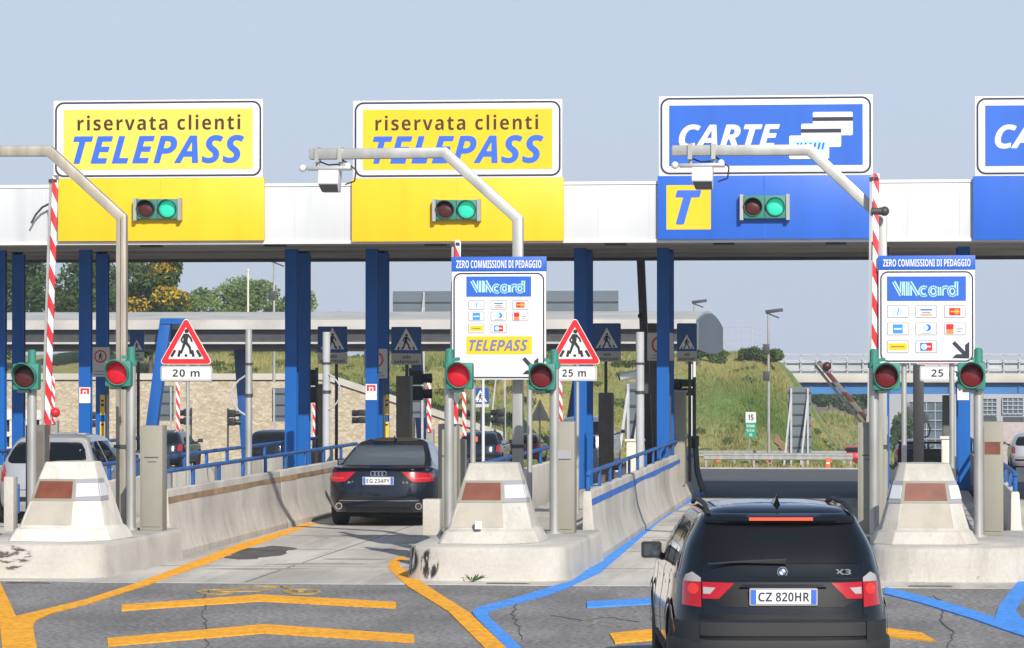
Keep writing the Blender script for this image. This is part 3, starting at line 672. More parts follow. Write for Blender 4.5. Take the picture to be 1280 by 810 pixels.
for p in ((1229, 1246, 521, 527), (1254, 1280, 521, 527)):
    a = g(p[0], p[2]); b = g(p[1], p[3]); mb = MB(); mb.box(a.x, b.x, YG - .1, YG - .002, b.z, a.z); part(mb, 'ventilation_slot', 'dark_grey', t)
# pink-grey low wall and orange truck behind the right lane
a = at(1250, 528, 330); b = at(1420, 545, 330); mb = MB(); mb.box(a.x, b.x, 330, 333, -7, a.z)
M['pinkish'] = mk('pinkish_render', (.45, .38, .36), .9, var=.1)
solo(mb, 'low_building', 'pinkish', 'low pinkish building wall behind the far right lane', 'building', bevel=.02)

# ================================================================== TOLL CANOPY
YF = 63.4
zf = lambda py, px=640: at(px, py, YF).z
ZB, ZT = zf(304), zf(231.5)
XL, XR = -32.0, 14.0
can = thing('toll_canopy', 'long flat toll plaza canopy with white fascia on blue steel columns', 'canopy', (0, 0, 0))
mb = MB(); mb.box(XL, XR, YF, YF + .12, ZB + .07, ZT); part(mb, 'fascia', 'white', can, .012)
mb = MB(); mb.box(XL, XR, YF - .03, YF + .16, ZB, ZB + .068); part(mb, 'fascia_trim', 'sign_white', can, .01)
mb = MB(); mb.box(XL, XR, YF - .02, YF + .14, ZT + .003, ZT + .06); part(mb, 'fascia_capping', 'sign_white', can)
mb = MB()
for k in range(48):
    x = XL + .5 + k * .97; mb.box(x, x + .012, YF - .004, YF - .0005, ZB + .08, ZT - .01)
M['seam'] = mk('fascia_seam', (.50, .50, .50), .6); part(mb, 'panel_seams', 'seam', can)
YK = 73.4
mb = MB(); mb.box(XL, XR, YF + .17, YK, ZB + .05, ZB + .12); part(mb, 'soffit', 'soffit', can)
mb = MB(); mb.box(XL, XR, YF + .17, YK + .1, ZB + .125, ZT - .05); part(mb, 'roof', 'white', can)
mb = MB(); mb.box(XL, XR, YK + .005, YK + .08, ZB - .02, ZB + .122); part(mb, 'rear_trim', 'dark_grey', can)
mb = MB()
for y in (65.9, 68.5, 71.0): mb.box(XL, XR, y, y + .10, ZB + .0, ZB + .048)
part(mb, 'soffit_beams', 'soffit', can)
YC1, YC2 = 67.1, 68.6
colx = {}
for px in (0, 107, 364.5, 465, 725.5, 829, 1104, 1205):
    x = at(px, 460, YC1).x; colx[px] = x
    for yy in (YC1, YC2):
        mb = MB(); hw = .12
        mb.box(x - hw, x + hw, yy - .1, yy - .085, .30, ZB + .05); mb.box(x - hw, x + hw, yy + .085, yy + .1, .30, ZB + .05); mb.box(x - .1, x + .1, yy - .086, yy + .086, .30, ZB + .05)
        c = part(mb, 'column', 'col_blue', can, 0, 0)
        mb = MB(); mb.box(x - .2, x + .2, yy - .18, yy + .18, .352, .37); part(mb, 'base_plate', 'col_blue', c)
for px in (190, 345, 545, 770, 905, 1045):
    p = at(px, 310, YF + 1.4); mb = MB(); mb.box(p.x - .2, p.x + .2, YF + 1.2, YF + 1.5, ZB - .0, ZB + .049); part(mb, 'ceiling_lamp', 'dark_grey', can)

# ------------------------------------------------------------------ big lane signs on the canopy
YS = YF - .12
def big_sign(px0, px1, py0, py1, kind, label):
    c = at((px0 + px1) / 2, (py0 + py1) / 2, YS)
    t = thing('lane_sign', label, 'sign', tuple(c), 0, 'large lane signs on top of the canopy')
    L = lambda px, py: (at(px, py, YS).x - c.x, at(px, py, YS).z - c.z)
    def B(a, b, c2, d): p = L(a, c2); q = L(b, d); return p[0], q[0], q[1], p[1]
    x0, x1, z0, z1 = B(px0, px1, py0, py1)
    mb = MB(); mb.box(x0, x1, 0, .09, z0, z1); part(mb, 'board', 'sign_white', t, .008)
    mb = MB()
    for u in (.15, .5, .85): xx = x0 + (x1 - x0) * u; mb.box(xx - .05, xx + .05, .091, .19, z0 - .3, z1 - .1)
    part(mb, 'mounting_rails', 'steel', t)
    o = rrect(x0 + .03, x1 - .03, z0 + .03, z1 - .03, .17); i = rrect(x0 + .065, x1 - .065, z0 + .065, z1 - .065, .14)
    ringmesh('outline', 'dark_line', o, i, t, 0, .004)
    return t, L, B
def telepass_sign(px0, pal, tx, label):
    t, L, B = big_sign(px0, px0 + 261.5, 126, 221.8, 't', label)
    a, b, c, d = B(px0 + 12.5, px0 + 249, 137.4, 211)
    flat('yellow_field', pal, [rect(a, b, c, d)], t, 0, .005)
    a, b, c, d = B(px0 + tx, px0 + tx + 203.5, 144.5, 161.8)
    text('riservata clienti', a, b, c, d, 'brown', t, -.005, bold=.018, space=1.12)
    a, b, c, d = B(px0 + 25, px0 + 238, 170.6, 203.3)
    text('TELEPASS', a, b, c, d, 'letter_blue', t, -.005, shear=.22, bold=.035, space=1.05)
telepass_sign(67, 'yellow_pale', 30, 'yellow lane sign with white border, unobstructed, above the left lane')
telepass_sign(441.3, 'yellow', 28, 'yellow lane sign crossed by a gantry arm, above the dark saloon car lane')
def carte_sign(px0, label):
    t, L, B = big_sign(px0, px0 + 267.5, 120.5, 218.5, 'c', label)
    a, b, c, d = B(px0 + 13, px0 + 255, 132, 206); flat('blue_field', 'sign_blue', [rect(a, b, c, d)], t, 0, .005)
    a, b, c, d = B(px0 + 25.5, px0 + 151, 156.3, 184.5); text('CARTE', a, b, c, d, 'sign_white', t, -.005, shear=.22, bold=.04)
    for k, (dx, py) in enumerate(((192.5, 140), (178, 154.7), (163, 169.5))):
        a, b, c, d = B(px0 + dx, px0 + dx + 50, py, py + 29); y = -.005 - .004 * k
        cd_ = flat('card_symbol', 'sign_white', [rrect(a, b, c, d, .03)], t, y, .003)
        a, b, c, d = B(px0 + dx, px0 + dx + 50, py + 6.5, py + 11)
        if k < 2: flat('magnetic_strip', 'dark_line', [rect(a, b, c, d)], cd_, y - .003, .002)
        else:
            a, b, c, d = B(px0 + dx + 4, px0 + dx + 46, py + 7, py + 19); flat('card_window', 'sky_blue', [rect(a, b, c, d)], cd_, y - .003, .002)
            a, b, c, d = B(px0 + dx + 6, px0 + dx + 44, py + 9, py + 17); flat('card_window_lettering', 'sign_blue', [stroke((a + (b - a) * u, c), (a + (b - a) * u + .03, d), .035) for u in (.08, .2, .34, .5, .66, .8, .93)], cd_, y - .005, .002)
carte_sign(823.5, 'blue CARTE sign with white card symbols, crossed by a gantry arm')
carte_sign(1218.5, 'blue CARTE sign cut off by the right edge of the photo')
def panel(px0, px1, py0, py1, mat, label, T=False):
    c = at((px0 + px1) / 2, (py0 + py1) / 2, YS)
    t = thing('fascia_panel', label, 'panel', tuple(c), 0, 'coloured panels on the canopy fascia')
    p = at(px0, py0, YS) - c; q = at(px1, py1, YS) - c
    mb = MB(); mb.box(p.x, q.x, 0, .085, q.z, p.z); part(mb, 'panel_sheet', mat, t, .01)
    mb = MB(); mb.box(-.012, .012, -.006, -.0004, q.z + .02, p.z - .02); part(mb, 'panel_joint', mat, t)
    if T:
        a = at(833, 231.6, YS) - c; b = at(888.6, 286.7, YS) - c; flat('yellow_square', 'yellow', [rect(a.x, b.x, b.z, a.z)], t, 0, .004)
        a = at(845, 238.7, YS) - c; b = at(876, 279.7, YS) - c; text('T', a.x, b.x, b.z, a.z, 'letter_blue', t, -.004, shear=.22, bold=.05)
    return t
panel(72.5, 330, 223.5, 300.5, 'yellow', 'plain yellow panel with a signal, at the left end of the fascia')
panel(439.6, 704.5, 223.5, 301, 'yellow', 'plain yellow panel with a signal, in the middle of the fascia')
panel(822, 1089, 220, 298.3, 'sign_blue', 'blue fascia panel with a yellow T square and a signal', True)
panel(1216, 1482, 220.5, 299, 'sign_blue', 'plain blue fascia panel at the right edge of the photo')
def lane_signal(px0, px1, py0, py1, label):
    c = at((px0 + px1) / 2, (py0 + py1) / 2, YS - .01); p = at(px0, py0, YS - .01) - c; q = at(px1, py1, YS - .01) - c
    t = thing('lane_signal', label, 'traffic light', tuple(c), 0, 'two lens signals on the canopy fascia')
    w2, h2 = q.x, p.z; dp = -.14
    mb = MB(); mb.box(-w2 + .05, w2 - .05, dp, 0, -h2 + .02, h2 - .02); part(mb, 'housing', 'green_box', t, .015)
    mb = MB(); mb.box(-w2 - .02, -w2 + .045, dp - .03, .004, -h2 - .01, h2); part(mb, 'end_bracket', 'steel', t)
    mb = MB(); mb.box(w2 - .045, w2 + .02, dp - .03, .004, -h2 - .01, h2); part(mb, 'end_bracket', 'steel', t)
    mb = MB(); mb.box(-.006, .006, dp - .006, dp - .001, -h2 + .03, h2 - .03); part(mb, 'seam', 'dark_green', t)
    for sx, m in ((-1, 'red_dark'), (1, 'green_lit')):
        cx = sx * w2 * .47 - .01; r = .165
        mb = MB(); mb.sphere((cx, dp + .01, 0), r, 18, 8); mb.v = [(x, dp + .01 + (y - dp - .01) * .25, z) for x, y, z in mb.v]; part(mb, 'lens', m, t, 0, 60)
        rings = []
        n = 24
        mb = MB(); q2 = []
        for k in range(n):
            a = 2 * math.pi * k / n; ln = .03 + .13 * max(0, math.sin(a) + .55) / 1.55
            for rr, yy in ((r + .012, dp), (r + .012, dp - ln), (r, dp - ln), (r, dp)): q2.append((cx + rr * math.cos(a), yy, rr * math.sin(a)))
        fs = []
        for k in range(n):
            j = (k + 1) % n
            for e in range(3): fs.append((k * 4 + e, k * 4 + e + 1, j * 4 + e + 1, j * 4 + e))
        mb.add(q2, fs); part(mb, 'visor', 'dark_green', t, 0, 50)
lane_signal(170, 227, 248, 275, 'green lit two lens signal on the left yellow panel')
lane_signal(543, 600.4, 249, 276, 'green lit two lens signal on the middle yellow panel')
lane_signal(926.5, 986, 243.5, 274.6, 'green lit two lens signal on the blue T panel')
# thin bent cable at the left of the fascia
mb = MB(); pts = [at(px, py, YF - .2) for px, py in ((39, 279), (45, 268), (53, 259), (62, 254.5), (63, 262), (63, 304))]
solo(MB().tube(pts, .022, 6), 'bent_rod', 'dark_grey', 'thin bent dark rod on the white fascia left of the yellow panel', 'rod')

# ================================================================== ISLANDS
IS = {'left': -11.18, 'mid': -5.13, 'right': .93}
EDGE = {'left': (-12.2, -10.18), 'mid': (-6.18, -4.05), 'right': (-.14, 1.97)}
FY = {'left': G(90, 725).y + .25, 'mid': G(622, 727).y, 'right': G(1160, 728).y}
KB = .45
desc = {'left': 'left', 'mid': 'middle', 'right': 'right'}
lab_island = {'left': 'scuffed white concrete kerb island at the left edge of the photo', 'mid': 'concrete kerb island with black tyre marks on its left corner', 'right': 'concrete kerb island to the right of the black suv'}
for k, cx in IS.items():
    x0, x1 = EDGE[k]; y0 = FY[k]; ln = 4.75
    t = thing('kerb_island', lab_island[k], 'kerb island', (cx, y0, 0), 0, 'concrete islands between the toll lanes')
    a, b = x0 - cx, x1 - cx; P = []
    for q in range(9):
        u = R(180 + 90 * q / 8); P.append((a + .62 + .62 * math.cos(u), .62 + .62 * math.sin(u)))
    for q in range(9):
        u = R(270 + 90 * q / 8); P.append((b - .50 + .50 * math.cos(u), .50 + .50 * math.sin(u)))
    P += [(b + .10, ln), (a - .02, ln)]
    def off(P, d):
        n = len(P); o = []
        for i in range(n):
            p, q, r = Vector(P[i - 1]), Vector(P[i]), Vector(P[(i + 1) % n]); d1 = (q - p).normalized(); d2 = (r - q).normalized()
            nn = (Vector((d1.y, -d1.x)) + Vector((d2.y, -d2.x))).normalized(); o.append((q.x - nn.x * d, q.y - nn.y * d))
        return o
    mb = MB(); rg = []
    for d, z in ((-.02, -.02), (0, .08), (.02, KB - .07), (.035, KB - .03), (.08, KB)):
        rg.append([(x, y, z) for x, y in off(P, d)])
    mb.loft(rg); part(mb, 'kerb_block', {'left': 'kerb_scuffed', 'mid': 'kerb_tyre', 'right': 'concrete'}[k], t, 0, 50)
    mb = MB(); mb.box(a + .25, b - .25, ln + .01, 29, -.01, .352); part(mb, 'island_floor', 'slab', t)
for (xa, xb, yy, lb) in ((8, 62, 729.5, 'rusty drain slot in front of the left kerb island'), (608, 661, 730, 'rusty drain slot in front of the middle kerb island'), (1135, 1190, 733.5, 'rusty drain slot in front of the right kerb island')):
    p, q = G(xa, yy), G(xb, yy); mb = MB(); L_ = (q.x - p.x) / 2
    mb.box(-L_, L_, -.07, .07, .0, .012); 
    t = thing('drain_slot', lb, 'drain', ((p.x + q.x) / 2, p.y, .0), 0, 'drain slots at the lane entrances'); part(mb, 'frame', 'stain', t)
    mb = MB()
    for i in range(12): u = -L_ + .03 + i * (2 * L_ - .06) / 12; mb.box(u, u + .03, -.045, .045, .013, .016)
    part(mb, 'slots', 'black', t)

# pyramid shaped crash noses
lab_nose = {'left': 'white concrete nose of the left island, seen from its right side', 'mid': 'concrete nose with a white paper cup ledge on the middle island', 'right': 'concrete nose of the right island, seen head on'}
lab_nose['mid'] = 'weathered concrete nose of the middle island with a small white box on its ledge'
nose_rz = {'left': R(-5), 'mid': R(-1), 'right': R(2)}
nose_x = {'left': at(79, 600, FY['left'] + 1.2).x, 'mid': at(614, 600, FY['mid'] + 1.2).x, 'right': at(1158, 600, FY['right'] + 1.2).x}
LV = [(.45, .70, .46, 0.0, 1.75), (.61, .615, .41, .10, 1.66), (.64, .575, .385, .16, 1.62), (1.00, .475, .325, .34, 1.52), (1.27, .405, .285, .47, 1.42), (1.50, .335, .25, .585, 1.34)]
def nose_ring(z):
    for (a, b) in zip(LV[:-1], LV[1:]):
        if a[0] <= z <= b[0] + 1e-6:
            u = (z - a[0]) / (b[0] - a[0]); return [a[i] + (b[i] - a[i]) * u for i in range(5)]
SYM = True
def nose_pts(z, d=0):
    _, w_, c_, yf, yb = nose_ring(z); w_ *= 1 if SYM else .94
    cl, cr = (c_, c_) if SYM else (w_ * .93, w_ * .42)
    hl, hr = (w_ - cl) * 1.25, (w_ - cr) * 1.25; w_ += d; cl += d * .4; cr += d * .4; yf -= d
    return [(-cl, yf, z), (cr, yf, z), (w_, yf + hr, z), (w_, yb - .25, z), (w_ - .2, yb, z), (-w_ + .2, yb, z), (-w_, yb - .25, z), (-w_, yf + hl, z)]
def face_patch(z0, z1, i, j, m0=.0, m1=.0, d=.006):
    q = []
    for z in (z0, z1):
        P = nose_pts(z, d); a = Vector(P[i]); b = Vector(P[j]); q.append((a + (b - a) * m0, a + (b - a) * (1 - m1)))
    mb = MB(); f4 = [q[0][0], q[0][1], q[1][1], q[1][0]]
    n = (Vector(f4[1]) - Vector(f4[0])).cross(Vector(f4[3]) - Vector(f4[0])).normalized() * -1
    mb.add([tuple(p) for p in f4] + [tuple(p + n * (d * .9)) for p in f4], [(0, 1, 2, 3), (7, 6, 5, 4), (0, 4, 5, 1), (1, 5, 6, 2), (2, 6, 7, 3), (3, 7, 4, 0)])
    return mb
for k in IS:
    SYM = k == 'right'
    t = thing('crash_nose', lab_nose[k], 'crash nose', (nose_x[k], FY[k] + .62, 0), nose_rz[k], 'crash noses at the front of the islands')
    mb = MB(); mb.loft([nose_pts(z) for z in (.452, .61, .64, 1.0, 1.27, 1.5)]); part(mb, 'concrete_body', 'concrete_white' if k == 'left' else 'concrete', t, .012, 30)
    part(face_patch(.665, .985, 0, 1, .03, .03, .006), 'recessed_panel', 'concrete_panel', t, 0, 0)
    fr = face_patch(.985, 1.275, 0, 1, .0, .0, .012); fo = part(fr, 'window_frame', 'grey_post', t, 0, 0)
    part(face_patch(1.02, 1.245, 0, 1, .07, .07, .020), 'pane', 'rust', fo, 0, 0)
    for (i, j) in (((1, 2), (7, 0)) if SYM else ((1, 2),)):
        fo = part(face_patch(.985, 1.275, i, j, .0, .0, .010), 'side_window_frame', 'grey_frame', t, 0, 0)
        part(face_patch(1.04, 1.215, i, j, .06, .06, .018), 'pane', 'pale_pane', fo, 0, 0)
    for (i, j) in (((2, 3), (6, 7)) if SYM else ((2, 3),)):
        fo = part(face_patch(.985, 1.275, i, j, .0, .45, .010), 'side_window_frame', 'grey_frame', t, 0, 0)
        part(face_patch(1.04, 1.215, i, j, .02, .47, .018), 'pane', 'pale_pane', fo, 0, 0)
p = at(600, 650, FY['mid'] + .9); mb = MB(); mb.box(-.045, .045, -.04, .04, 0, .09); mb.box(-.05, .05, -.045, .045, .091, .105)
solo(mb, 'small_box', 'sign_white', 'small white box standing on the ledge of the middle nose', 'box', (p.x, FY['mid'] + .70, .645), .2, bevel=.006)

# ------------------------------------------------------------------ jersey barriers with rails
def barrier(xf, side, y0, y1, label, stripe, dark_end=False, group='concrete barriers along the toll lanes', rail=(0, 1), mat='concrete'):
    """xf: foot of the lane face; side +1: lane lies to +x of the barrier"""
    t = thing('concrete_barrier', label, 'barrier', (xf, y0, 0), 0, group); s = side; L = y1 - y0
    prof = [(0, -.02), (0, .10), (-.03, .16), (-.10, .40), (-.12, .52), (-.15, .985), (-.165, 1.0), (-.25, 1.0), (-.265, .98), (-.28, -.02)]
    n = max(1, round(L / 8.5)); step = L / n; dy = 0.0
    for k in range(n):
        a, b = k * step + (.012 if k else 0), (k + 1) * step - .012; mb = MB(); jx = random.uniform(-.004, .004)
        mb.loft([[(s * x + jx, y, z) for x, z in prof] for y in (a, a + (b - a) * .33, a + (b - a) * .66, b)]); part(mb, 'barrier_segment', mat, t, .006, 25)
        if stripe:
            mb = MB(); m = 8; q = []
            for i in range(m + 1):
                y = a + .01 + (b - a - .02) * i / m; zl = .80 + random.uniform(-.015, .02)
                q += [(s * (-.1375 + .005) + jx, y, zl), (s * (-.1445 + .005) + jx, y, .89)]
            mb.v = q; mb.f = [(2 * i, 2 * i + 2, 2 * i + 3, 2 * i + 1) for i in range(m)]; part(mb, 'painted_stripe', stripe, t, 0, 0)
    xr_ = s * -.21; mb = MB(); r0, r1 = .1 + rail[0] * L, rail[1] * L - .3
    zr = 1.26
    mb.tube([(xr_, r0, 1.001), (xr_, r0, zr - .05), (xr_, r0 + .05, zr), (xr_, r1 - .05, zr), (xr_, r1, zr - .05), (xr_, r1, 1.001)], .034, 8)
    rl = part(mb, 'handrail', 'rail_blue', t)
    m = int((r1 - r0) / 1.9)
    for k in range(1, m): mb = MB(); y = r0 + (r1 - r0) * k / m; mb.box(xr_ - .02, xr_ + .02, y - .07, y + .07, 1.001, zr - .02); part(mb, 'post', 'rail_blue', rl, .005)
    if dark_end:
        mb = MB()
        for k in range(4):
            a = L + .012 + k * .42; mb.loft([[(s * (x * 1.02 + .03), y, z * 1.0 + .0) for x, z in prof] for y in (a, a + .40)])
        part(mb, 'end_terminal', 'tar', t, .01, 25)
        for k in range(4): mb = MB(); a = L + .05 + k * .40; mb.box(s * -.27, s * -.10, a, a + .26, 1.003, 1.24); part(mb, 'rubber_block', 'tar', t, .02)
    return t
BY = FY['mid'] + 4.76
barrier(-3.97, 1, BY, 74.5, 'concrete barrier with blue painted stripe left of the black suv lane', 'stripe_blue', True)
barrier(-10.16, 1, FY['left'] + 4.78, 66.6, 'concrete barrier with brown stripe left of the dark saloon car', 'stripe_brown', True)
barrier(-12.30, -1, FY['left'] + 4.78, 73.5, 'white walled barrier with blue rail beside the silver hatchback', None, mat='concrete_white')
barrier(-6.46, -1, BY, 74.0, 'white walled barrier with blue rail between dark saloon and middle nose', None, mat='concrete_white')
barrier(-.34, -1, FY['right'] + 4.76, 74.0, 'barrier with blue rail right of the black suv, behind grey pillar', 'stripe_blue', True)
barrier(2.13, 1, FY['right'] + 4.76, 74.0, 'white barrier with blue rail at the right edge of the photo', None, mat='concrete_white')
barrier(-15.68, 1, 52, 74.0, 'barrier behind the silver hatchback, left of its lane', None)

# ================================================================== ISLAND FURNITURE
YP = FY['mid'] + 3.6              # row of pillars and signal poles
def onx(px, Y): return at(px, 460, Y).x
def pillar(px0, px1, pyt, Y, label, plate=None):
    x0, x1 = onx(px0, Y), onx(px1, Y); z = at(px0, pyt, Y).z; wd = x1 - x0
    t = thing('grey_pillar', label, 'pillar', ((x0 + x1) / 2, Y, KB), 0, 'grey box pillars on the islands')
    mb = MB(); mb.box(-wd / 2, wd / 2, 0, .32, 0, z - KB); part(mb, 'casing', 'grey_post', t, .012)
    mb = MB(); mb.box(-wd / 2 + .03, wd / 2 - .03, -.012, -.001, .06, z - KB - .06); part(mb, 'front_cover', 'grey_post', t, .004)
    if plate == 'rust': mb = MB(); mb.box(-wd * .36, wd * .36, -.02, -.013, z - KB - .45, z - KB - .28); part(mb, 'rusty_plate', 'rust', t)
    elif plate == 'pale': mb = MB(); mb.box(-wd * .40, wd * .36, -.035, -.013, z - KB - .52, z - KB - .40); part(mb, 'pale_plate', 'grey_frame', t); t.children[-1]['label'] = 'pale grey plate'
    else: mb = MB(); mb.box(-wd * .30, wd * .34, -.0155, -.013, z - KB - .46, z - KB - .445); mb.box(-wd * .15, wd * .25, -.0155, -.013, z - KB - .52, z - KB - .51); part(mb, 'slot', 'dark_grey', t)
    return t
pillar(175, 203, 532, YP + .1, 'tall grey pillar with thin slot beside the left gantry pole')
pillar(547.5, 571, 530, YP + .35, 'tall grey pillar beside the dark saloon, on the middle island', 'none')
pillar(688, 718, 527, YP, 'tall grey pillar with pale plate, right of the middle nose', 'pale')
pillar(1072, 1098, 528, YP - .1, 'tall grey pillar left of the right nose behind the suv roof', 'none')
pillar(1227, 1254, 527, YP + .1, 'tall grey pillar with rusty plate right of the right nose', 'rust')
p = at(539, 612, YP - .75); mb = MB(); mb.box(-.12, .12, 0, .3, 0, .5)
solo(mb, 'concrete_stub', 'concrete', 'low concrete stub in front of the pillar beside the dark saloon', 'post', (p.x, YP - .75, KB), bevel=.015)
x = onx(44, YP + .4); mb = MB(); mb.box(-.14, .14, 0, .3, 0, 1.5)
t = thing('cabinet', 'grey cabinet behind the left signal pole, in front of the silver car', 'cabinet', (x, YP + .4, KB)); part(mb, 'casing', 'brown_grey', t, .01)
mb = MB(); mb.box(-.11, .11, -.012, -.002, .1, 1.4); part(mb, 'door', 'brown_grey', t)
x = onx(20, YP); mb = MB(); mb.box(-.07, .07, 0, .25, 0, .78)
solo(mb, 'concrete_stub', 'concrete', 'narrow white concrete stub left of the left nose', 'post', (onx(20, YP), YP - .4, KB), bevel=.015)
mb = MB(); mb.tube([(onx(17, YP) , 0, .25), (onx(17, YP), 0, .62), (onx(23, YP), 0, .66), (onx(23, YP), 0, .25)], .03)
mb.v = [(x - onx(20, YP), y, z) for x, y, z in mb.v]
solo(mb, 'rail_hoop', 'rail_blue', 'small blue rail hoop at the left nose by the silver car wheel', 'rail', (onx(20, YP), YP - .02, KB))

def signal(px_pole, px_box, pyc, lens, label, rz=0, col='green_box', Y=None):
    Y = Y or YP - .3; xp = onx(px_pole, Y); xb = onx(px_box, Y) - xp; zc_ = at(px_box, pyc, Y).z - KB; sg = 1 if xb > 0 else -1
    t = thing('traffic_light', label, 'traffic light', (xp, Y, KB), rz, 'single lens signals at the lane entrances')
    mb = MB(); mb.cyl((0, 0, 0), (0, 0, zc_ + .12), .068, .068, 16); mb.cyl((0, 0, 0), (0, 0, .03), .13, .13, 16); part(mb, 'pole', 'steel', t)
    mb = MB(); mb.cyl((0, 0, zc_ + .18), (0, 0, zc_ + .36), .062, .058, 16); mb.sphere((0, 0, zc_ + .36), .058, 14, 6, .5); mb.cyl((0, 0, zc_ + .12), (0, 0, zc_ + .2), .085, .085, 16)
    mb.bar((0, 0, zc_ + .22), (xb * .9, -.02, zc_ + .24), .05, .05); mb.bar((0, 0, zc_ - .2), (xb * .8, -.02, zc_ - .2), .06, .05); part(mb, 'bracket', col, t)
    hw = .19; mb = MB(); mb.box(xb - hw, xb + hw, -.2, -.02, zc_ - .185, zc_ + .185); part(mb, 'housing', col, t, .03)
    mb = MB(); mb.box(xb - .12, xb + .05, -.19, -.06, zc_ - .225, zc_ - .187); part(mb, 'bottom_joint', 'dark_green', t)
    r = .158; mb = MB(); mb.sphere((0, 0, 0), r, 22, 10); mb.v = [(xb + x, -.2 + y * .28, zc_ + z) for x, y, z in mb.v]; part(mb, 'lens', lens, t, 0, 60)
    n = 28; q = []
    for k in range(n):
        a = 2 * math.pi * k / n; ln = .03 + .22 * max(0, math.sin(a) + .65) / 1.65
        for rr, yy in ((r + .014, -.199), (r + .014, -.2 - ln), (r, -.2 - ln), (r, -.199)): q.append((xb + rr * math.cos(a), yy, zc_ + rr * math.sin(a) - (.2 + yy) * .12))
    fs = []
    for k in range(n):
        j = (k + 1) % n
        for e in range(3): fs.append((k * 4 + e, k * 4 + e + 1, j * 4 + e + 1, j * 4 + e))
    mb = MB(); mb.add(q, fs); part(mb, 'visor', col if col == 'dark_green' else 'green_box', t, 0, 50)
    return t
signal(40, 36, 471, 'red_dark', 'unlit single lens traffic light above the silver hatchback')
signal(164, 151, 467, 'red_lit', 'red lit traffic light in front of the left gantry pole', Y=YP + .35)
signal(561.5, 576, 470, 'red_lit', 'red lit traffic light at the left corner of the tariff panel')
signal(693, 679, 471, 'red_dim', 'dark traffic light by the 25 m warning triangle', Y=YP + .0)
signal(1092.5, 1108, 471, 'red_dim', 'dark red traffic light below the raised barrier arm near the suv')
signal(1223, 1214, 470, 'red_dim', 'dark red traffic light beside the downward arrow, rightmost', col='green_box')

# gantry poles with a long arm reaching over the lane
YGP = FY['mid'] + 5.4
def gantry(px, pxb, pxe, pyb, pyt, pye, label, mat, dy=0):
    Y = YGP + dy; b = at(px, 460, Y)
    t = thing('gantry_pole', label, 'gantry', (b.x, Y, .352), 0, 'bent steel gantry poles over the lanes')
    P = [Vector((0, 0, 0))] + [at(a, c, Y) - Vector((b.x, Y, .352)) for a, c in ((px, pyb), (pxb, pyt), (pxe, pye))]
    w_ = .155
    for q in P: q.y = 0
    outl = []                                    # mitred square tube
    mb = MB(); rings = []
    for i, p in enumerate(P):
        d1 = (p - P[i - 1]).normalized() if i else (P[1] - P[0]).normalized(); d2 = (P[i + 1] - p).normalized() if i < 3 else d1
        tn = (d1 + d2).normalized(); nn = Vector((-tn.z, 0, tn.x)); h = w_ / 2 / max(.5, d1.dot(tn))
        rings.append([p + nn * h + Vector((0, -w_ / 2, 0)), p + nn * h + Vector((0, w_ / 2, 0)), p - nn * h + Vector((0, w_ / 2, 0)), p - nn * h + Vector((0, -w_ / 2, 0))])
    mb.loft(rings); part(mb, 'bent_tube', mat, t, .022, 25)
    mb = MB(); mb.box(-.2, .2, -.2, .2, 0, .025); part(mb, 'base_plate', 'steel', t)
    z = at(px, 560, Y).z - .352; mb = MB(); mb.box(-.10, .10, -.10, .10, z, z + .05); part(mb, 'clamp_band', 'dark_grey', t)
    return t, P
def reader(px, py, Y, label, flip=1):
    p = at(px, py, Y)
    t = thing('antenna_reader', label, 'camera', (p.x, Y, p.z), 0, 'devices hung from the gantry arms')
    mb = MB(); mb.box(-.36, .30, -.1, .1, -.22, -.17); part(mb, 'carrier_bar', 'steel', t, .01)
    for x in (-.2, .14): mb = MB(); mb.cyl((x, 0, -.18), (x, 0, -.075), .03, .03, 8); mb.box(x - .03, x + .03, -.115, .115, -.11, .115); part(mb, 'hanger', 'steel', t)
    mb = MB(); mb.loft([[(-.17, -.14, -.225), (.13, -.14, -.225), (.13, .2, -.225), (-.17, .2, -.225)], [(-.17, -.20, -.42), (.13, -.20, -.42), (.13, .14, -.42), (-.17, .14, -.42)], [(-.12, -.12, -.545), (.13, -.12, -.545), (.13, .10, -.545), (-.12, .10, -.545)]])
    part(mb, 'box', 'white', t, .012)
    mb = MB(); mb.loft([[(-.155, -.192, -.437), (.125, -.192, -.437), (.126, -.13, -.543), (-.108, -.13, -.543)], [(-.155, -.205, -.44), (.125, -.205, -.44), (.126, -.138, -.55), (-.108, -.138, -.55)]]); part(mb, 'lens_window', 'dark_grey', t)
    mb = MB(); mb.sphere((-.42, -.02, -.19), .055, 12, 8); mb.sphere((.25, -.05, -.16), .05, 12, 8); part(mb, 'lamp', 'sign_white', t)
    mb = MB(); mb.tube([(.14, .05, -.06), (.25, .05, -.12), (.36, .05, -.22), (.34, .05, -.38), (.2, .05, -.43)], .012, 6); mb.tube([(-.2, .05, -.08), (-.05, .06, -.14), (.1, .05, -.13)], .012, 6); part(mb, 'cable', 'black', t)
tL, P = gantry(152.5, 62, -115, 272, 189, 189, 'weathered brownish gantry pole whose arm runs out of the photo at left', 'steel_old')
mb = MB(); mb.tube([(.02, -.12, P[1].z), (.02, -.12, P[1].z - 1.9), (.015, -.11, P[1].z - 3)], .016, 6); part(mb, 'conduit', 'steel_old', tL)
gantry(647.5, 556, 387, 274, 191, 193, 'bare steel gantry pole rising behind the middle tariff panel', 'steel')
reader(414, 194, YGP, 'white box device hanging from the arm over the dark saloon lane')
gantry(1102, 1012, 840, 272, 187.5, 188.5, 'bare steel gantry pole beside the raised arm at the right panel', 'steel')
reader(880, 190, YGP, 'white box device hanging from the arm in front of the T panel')

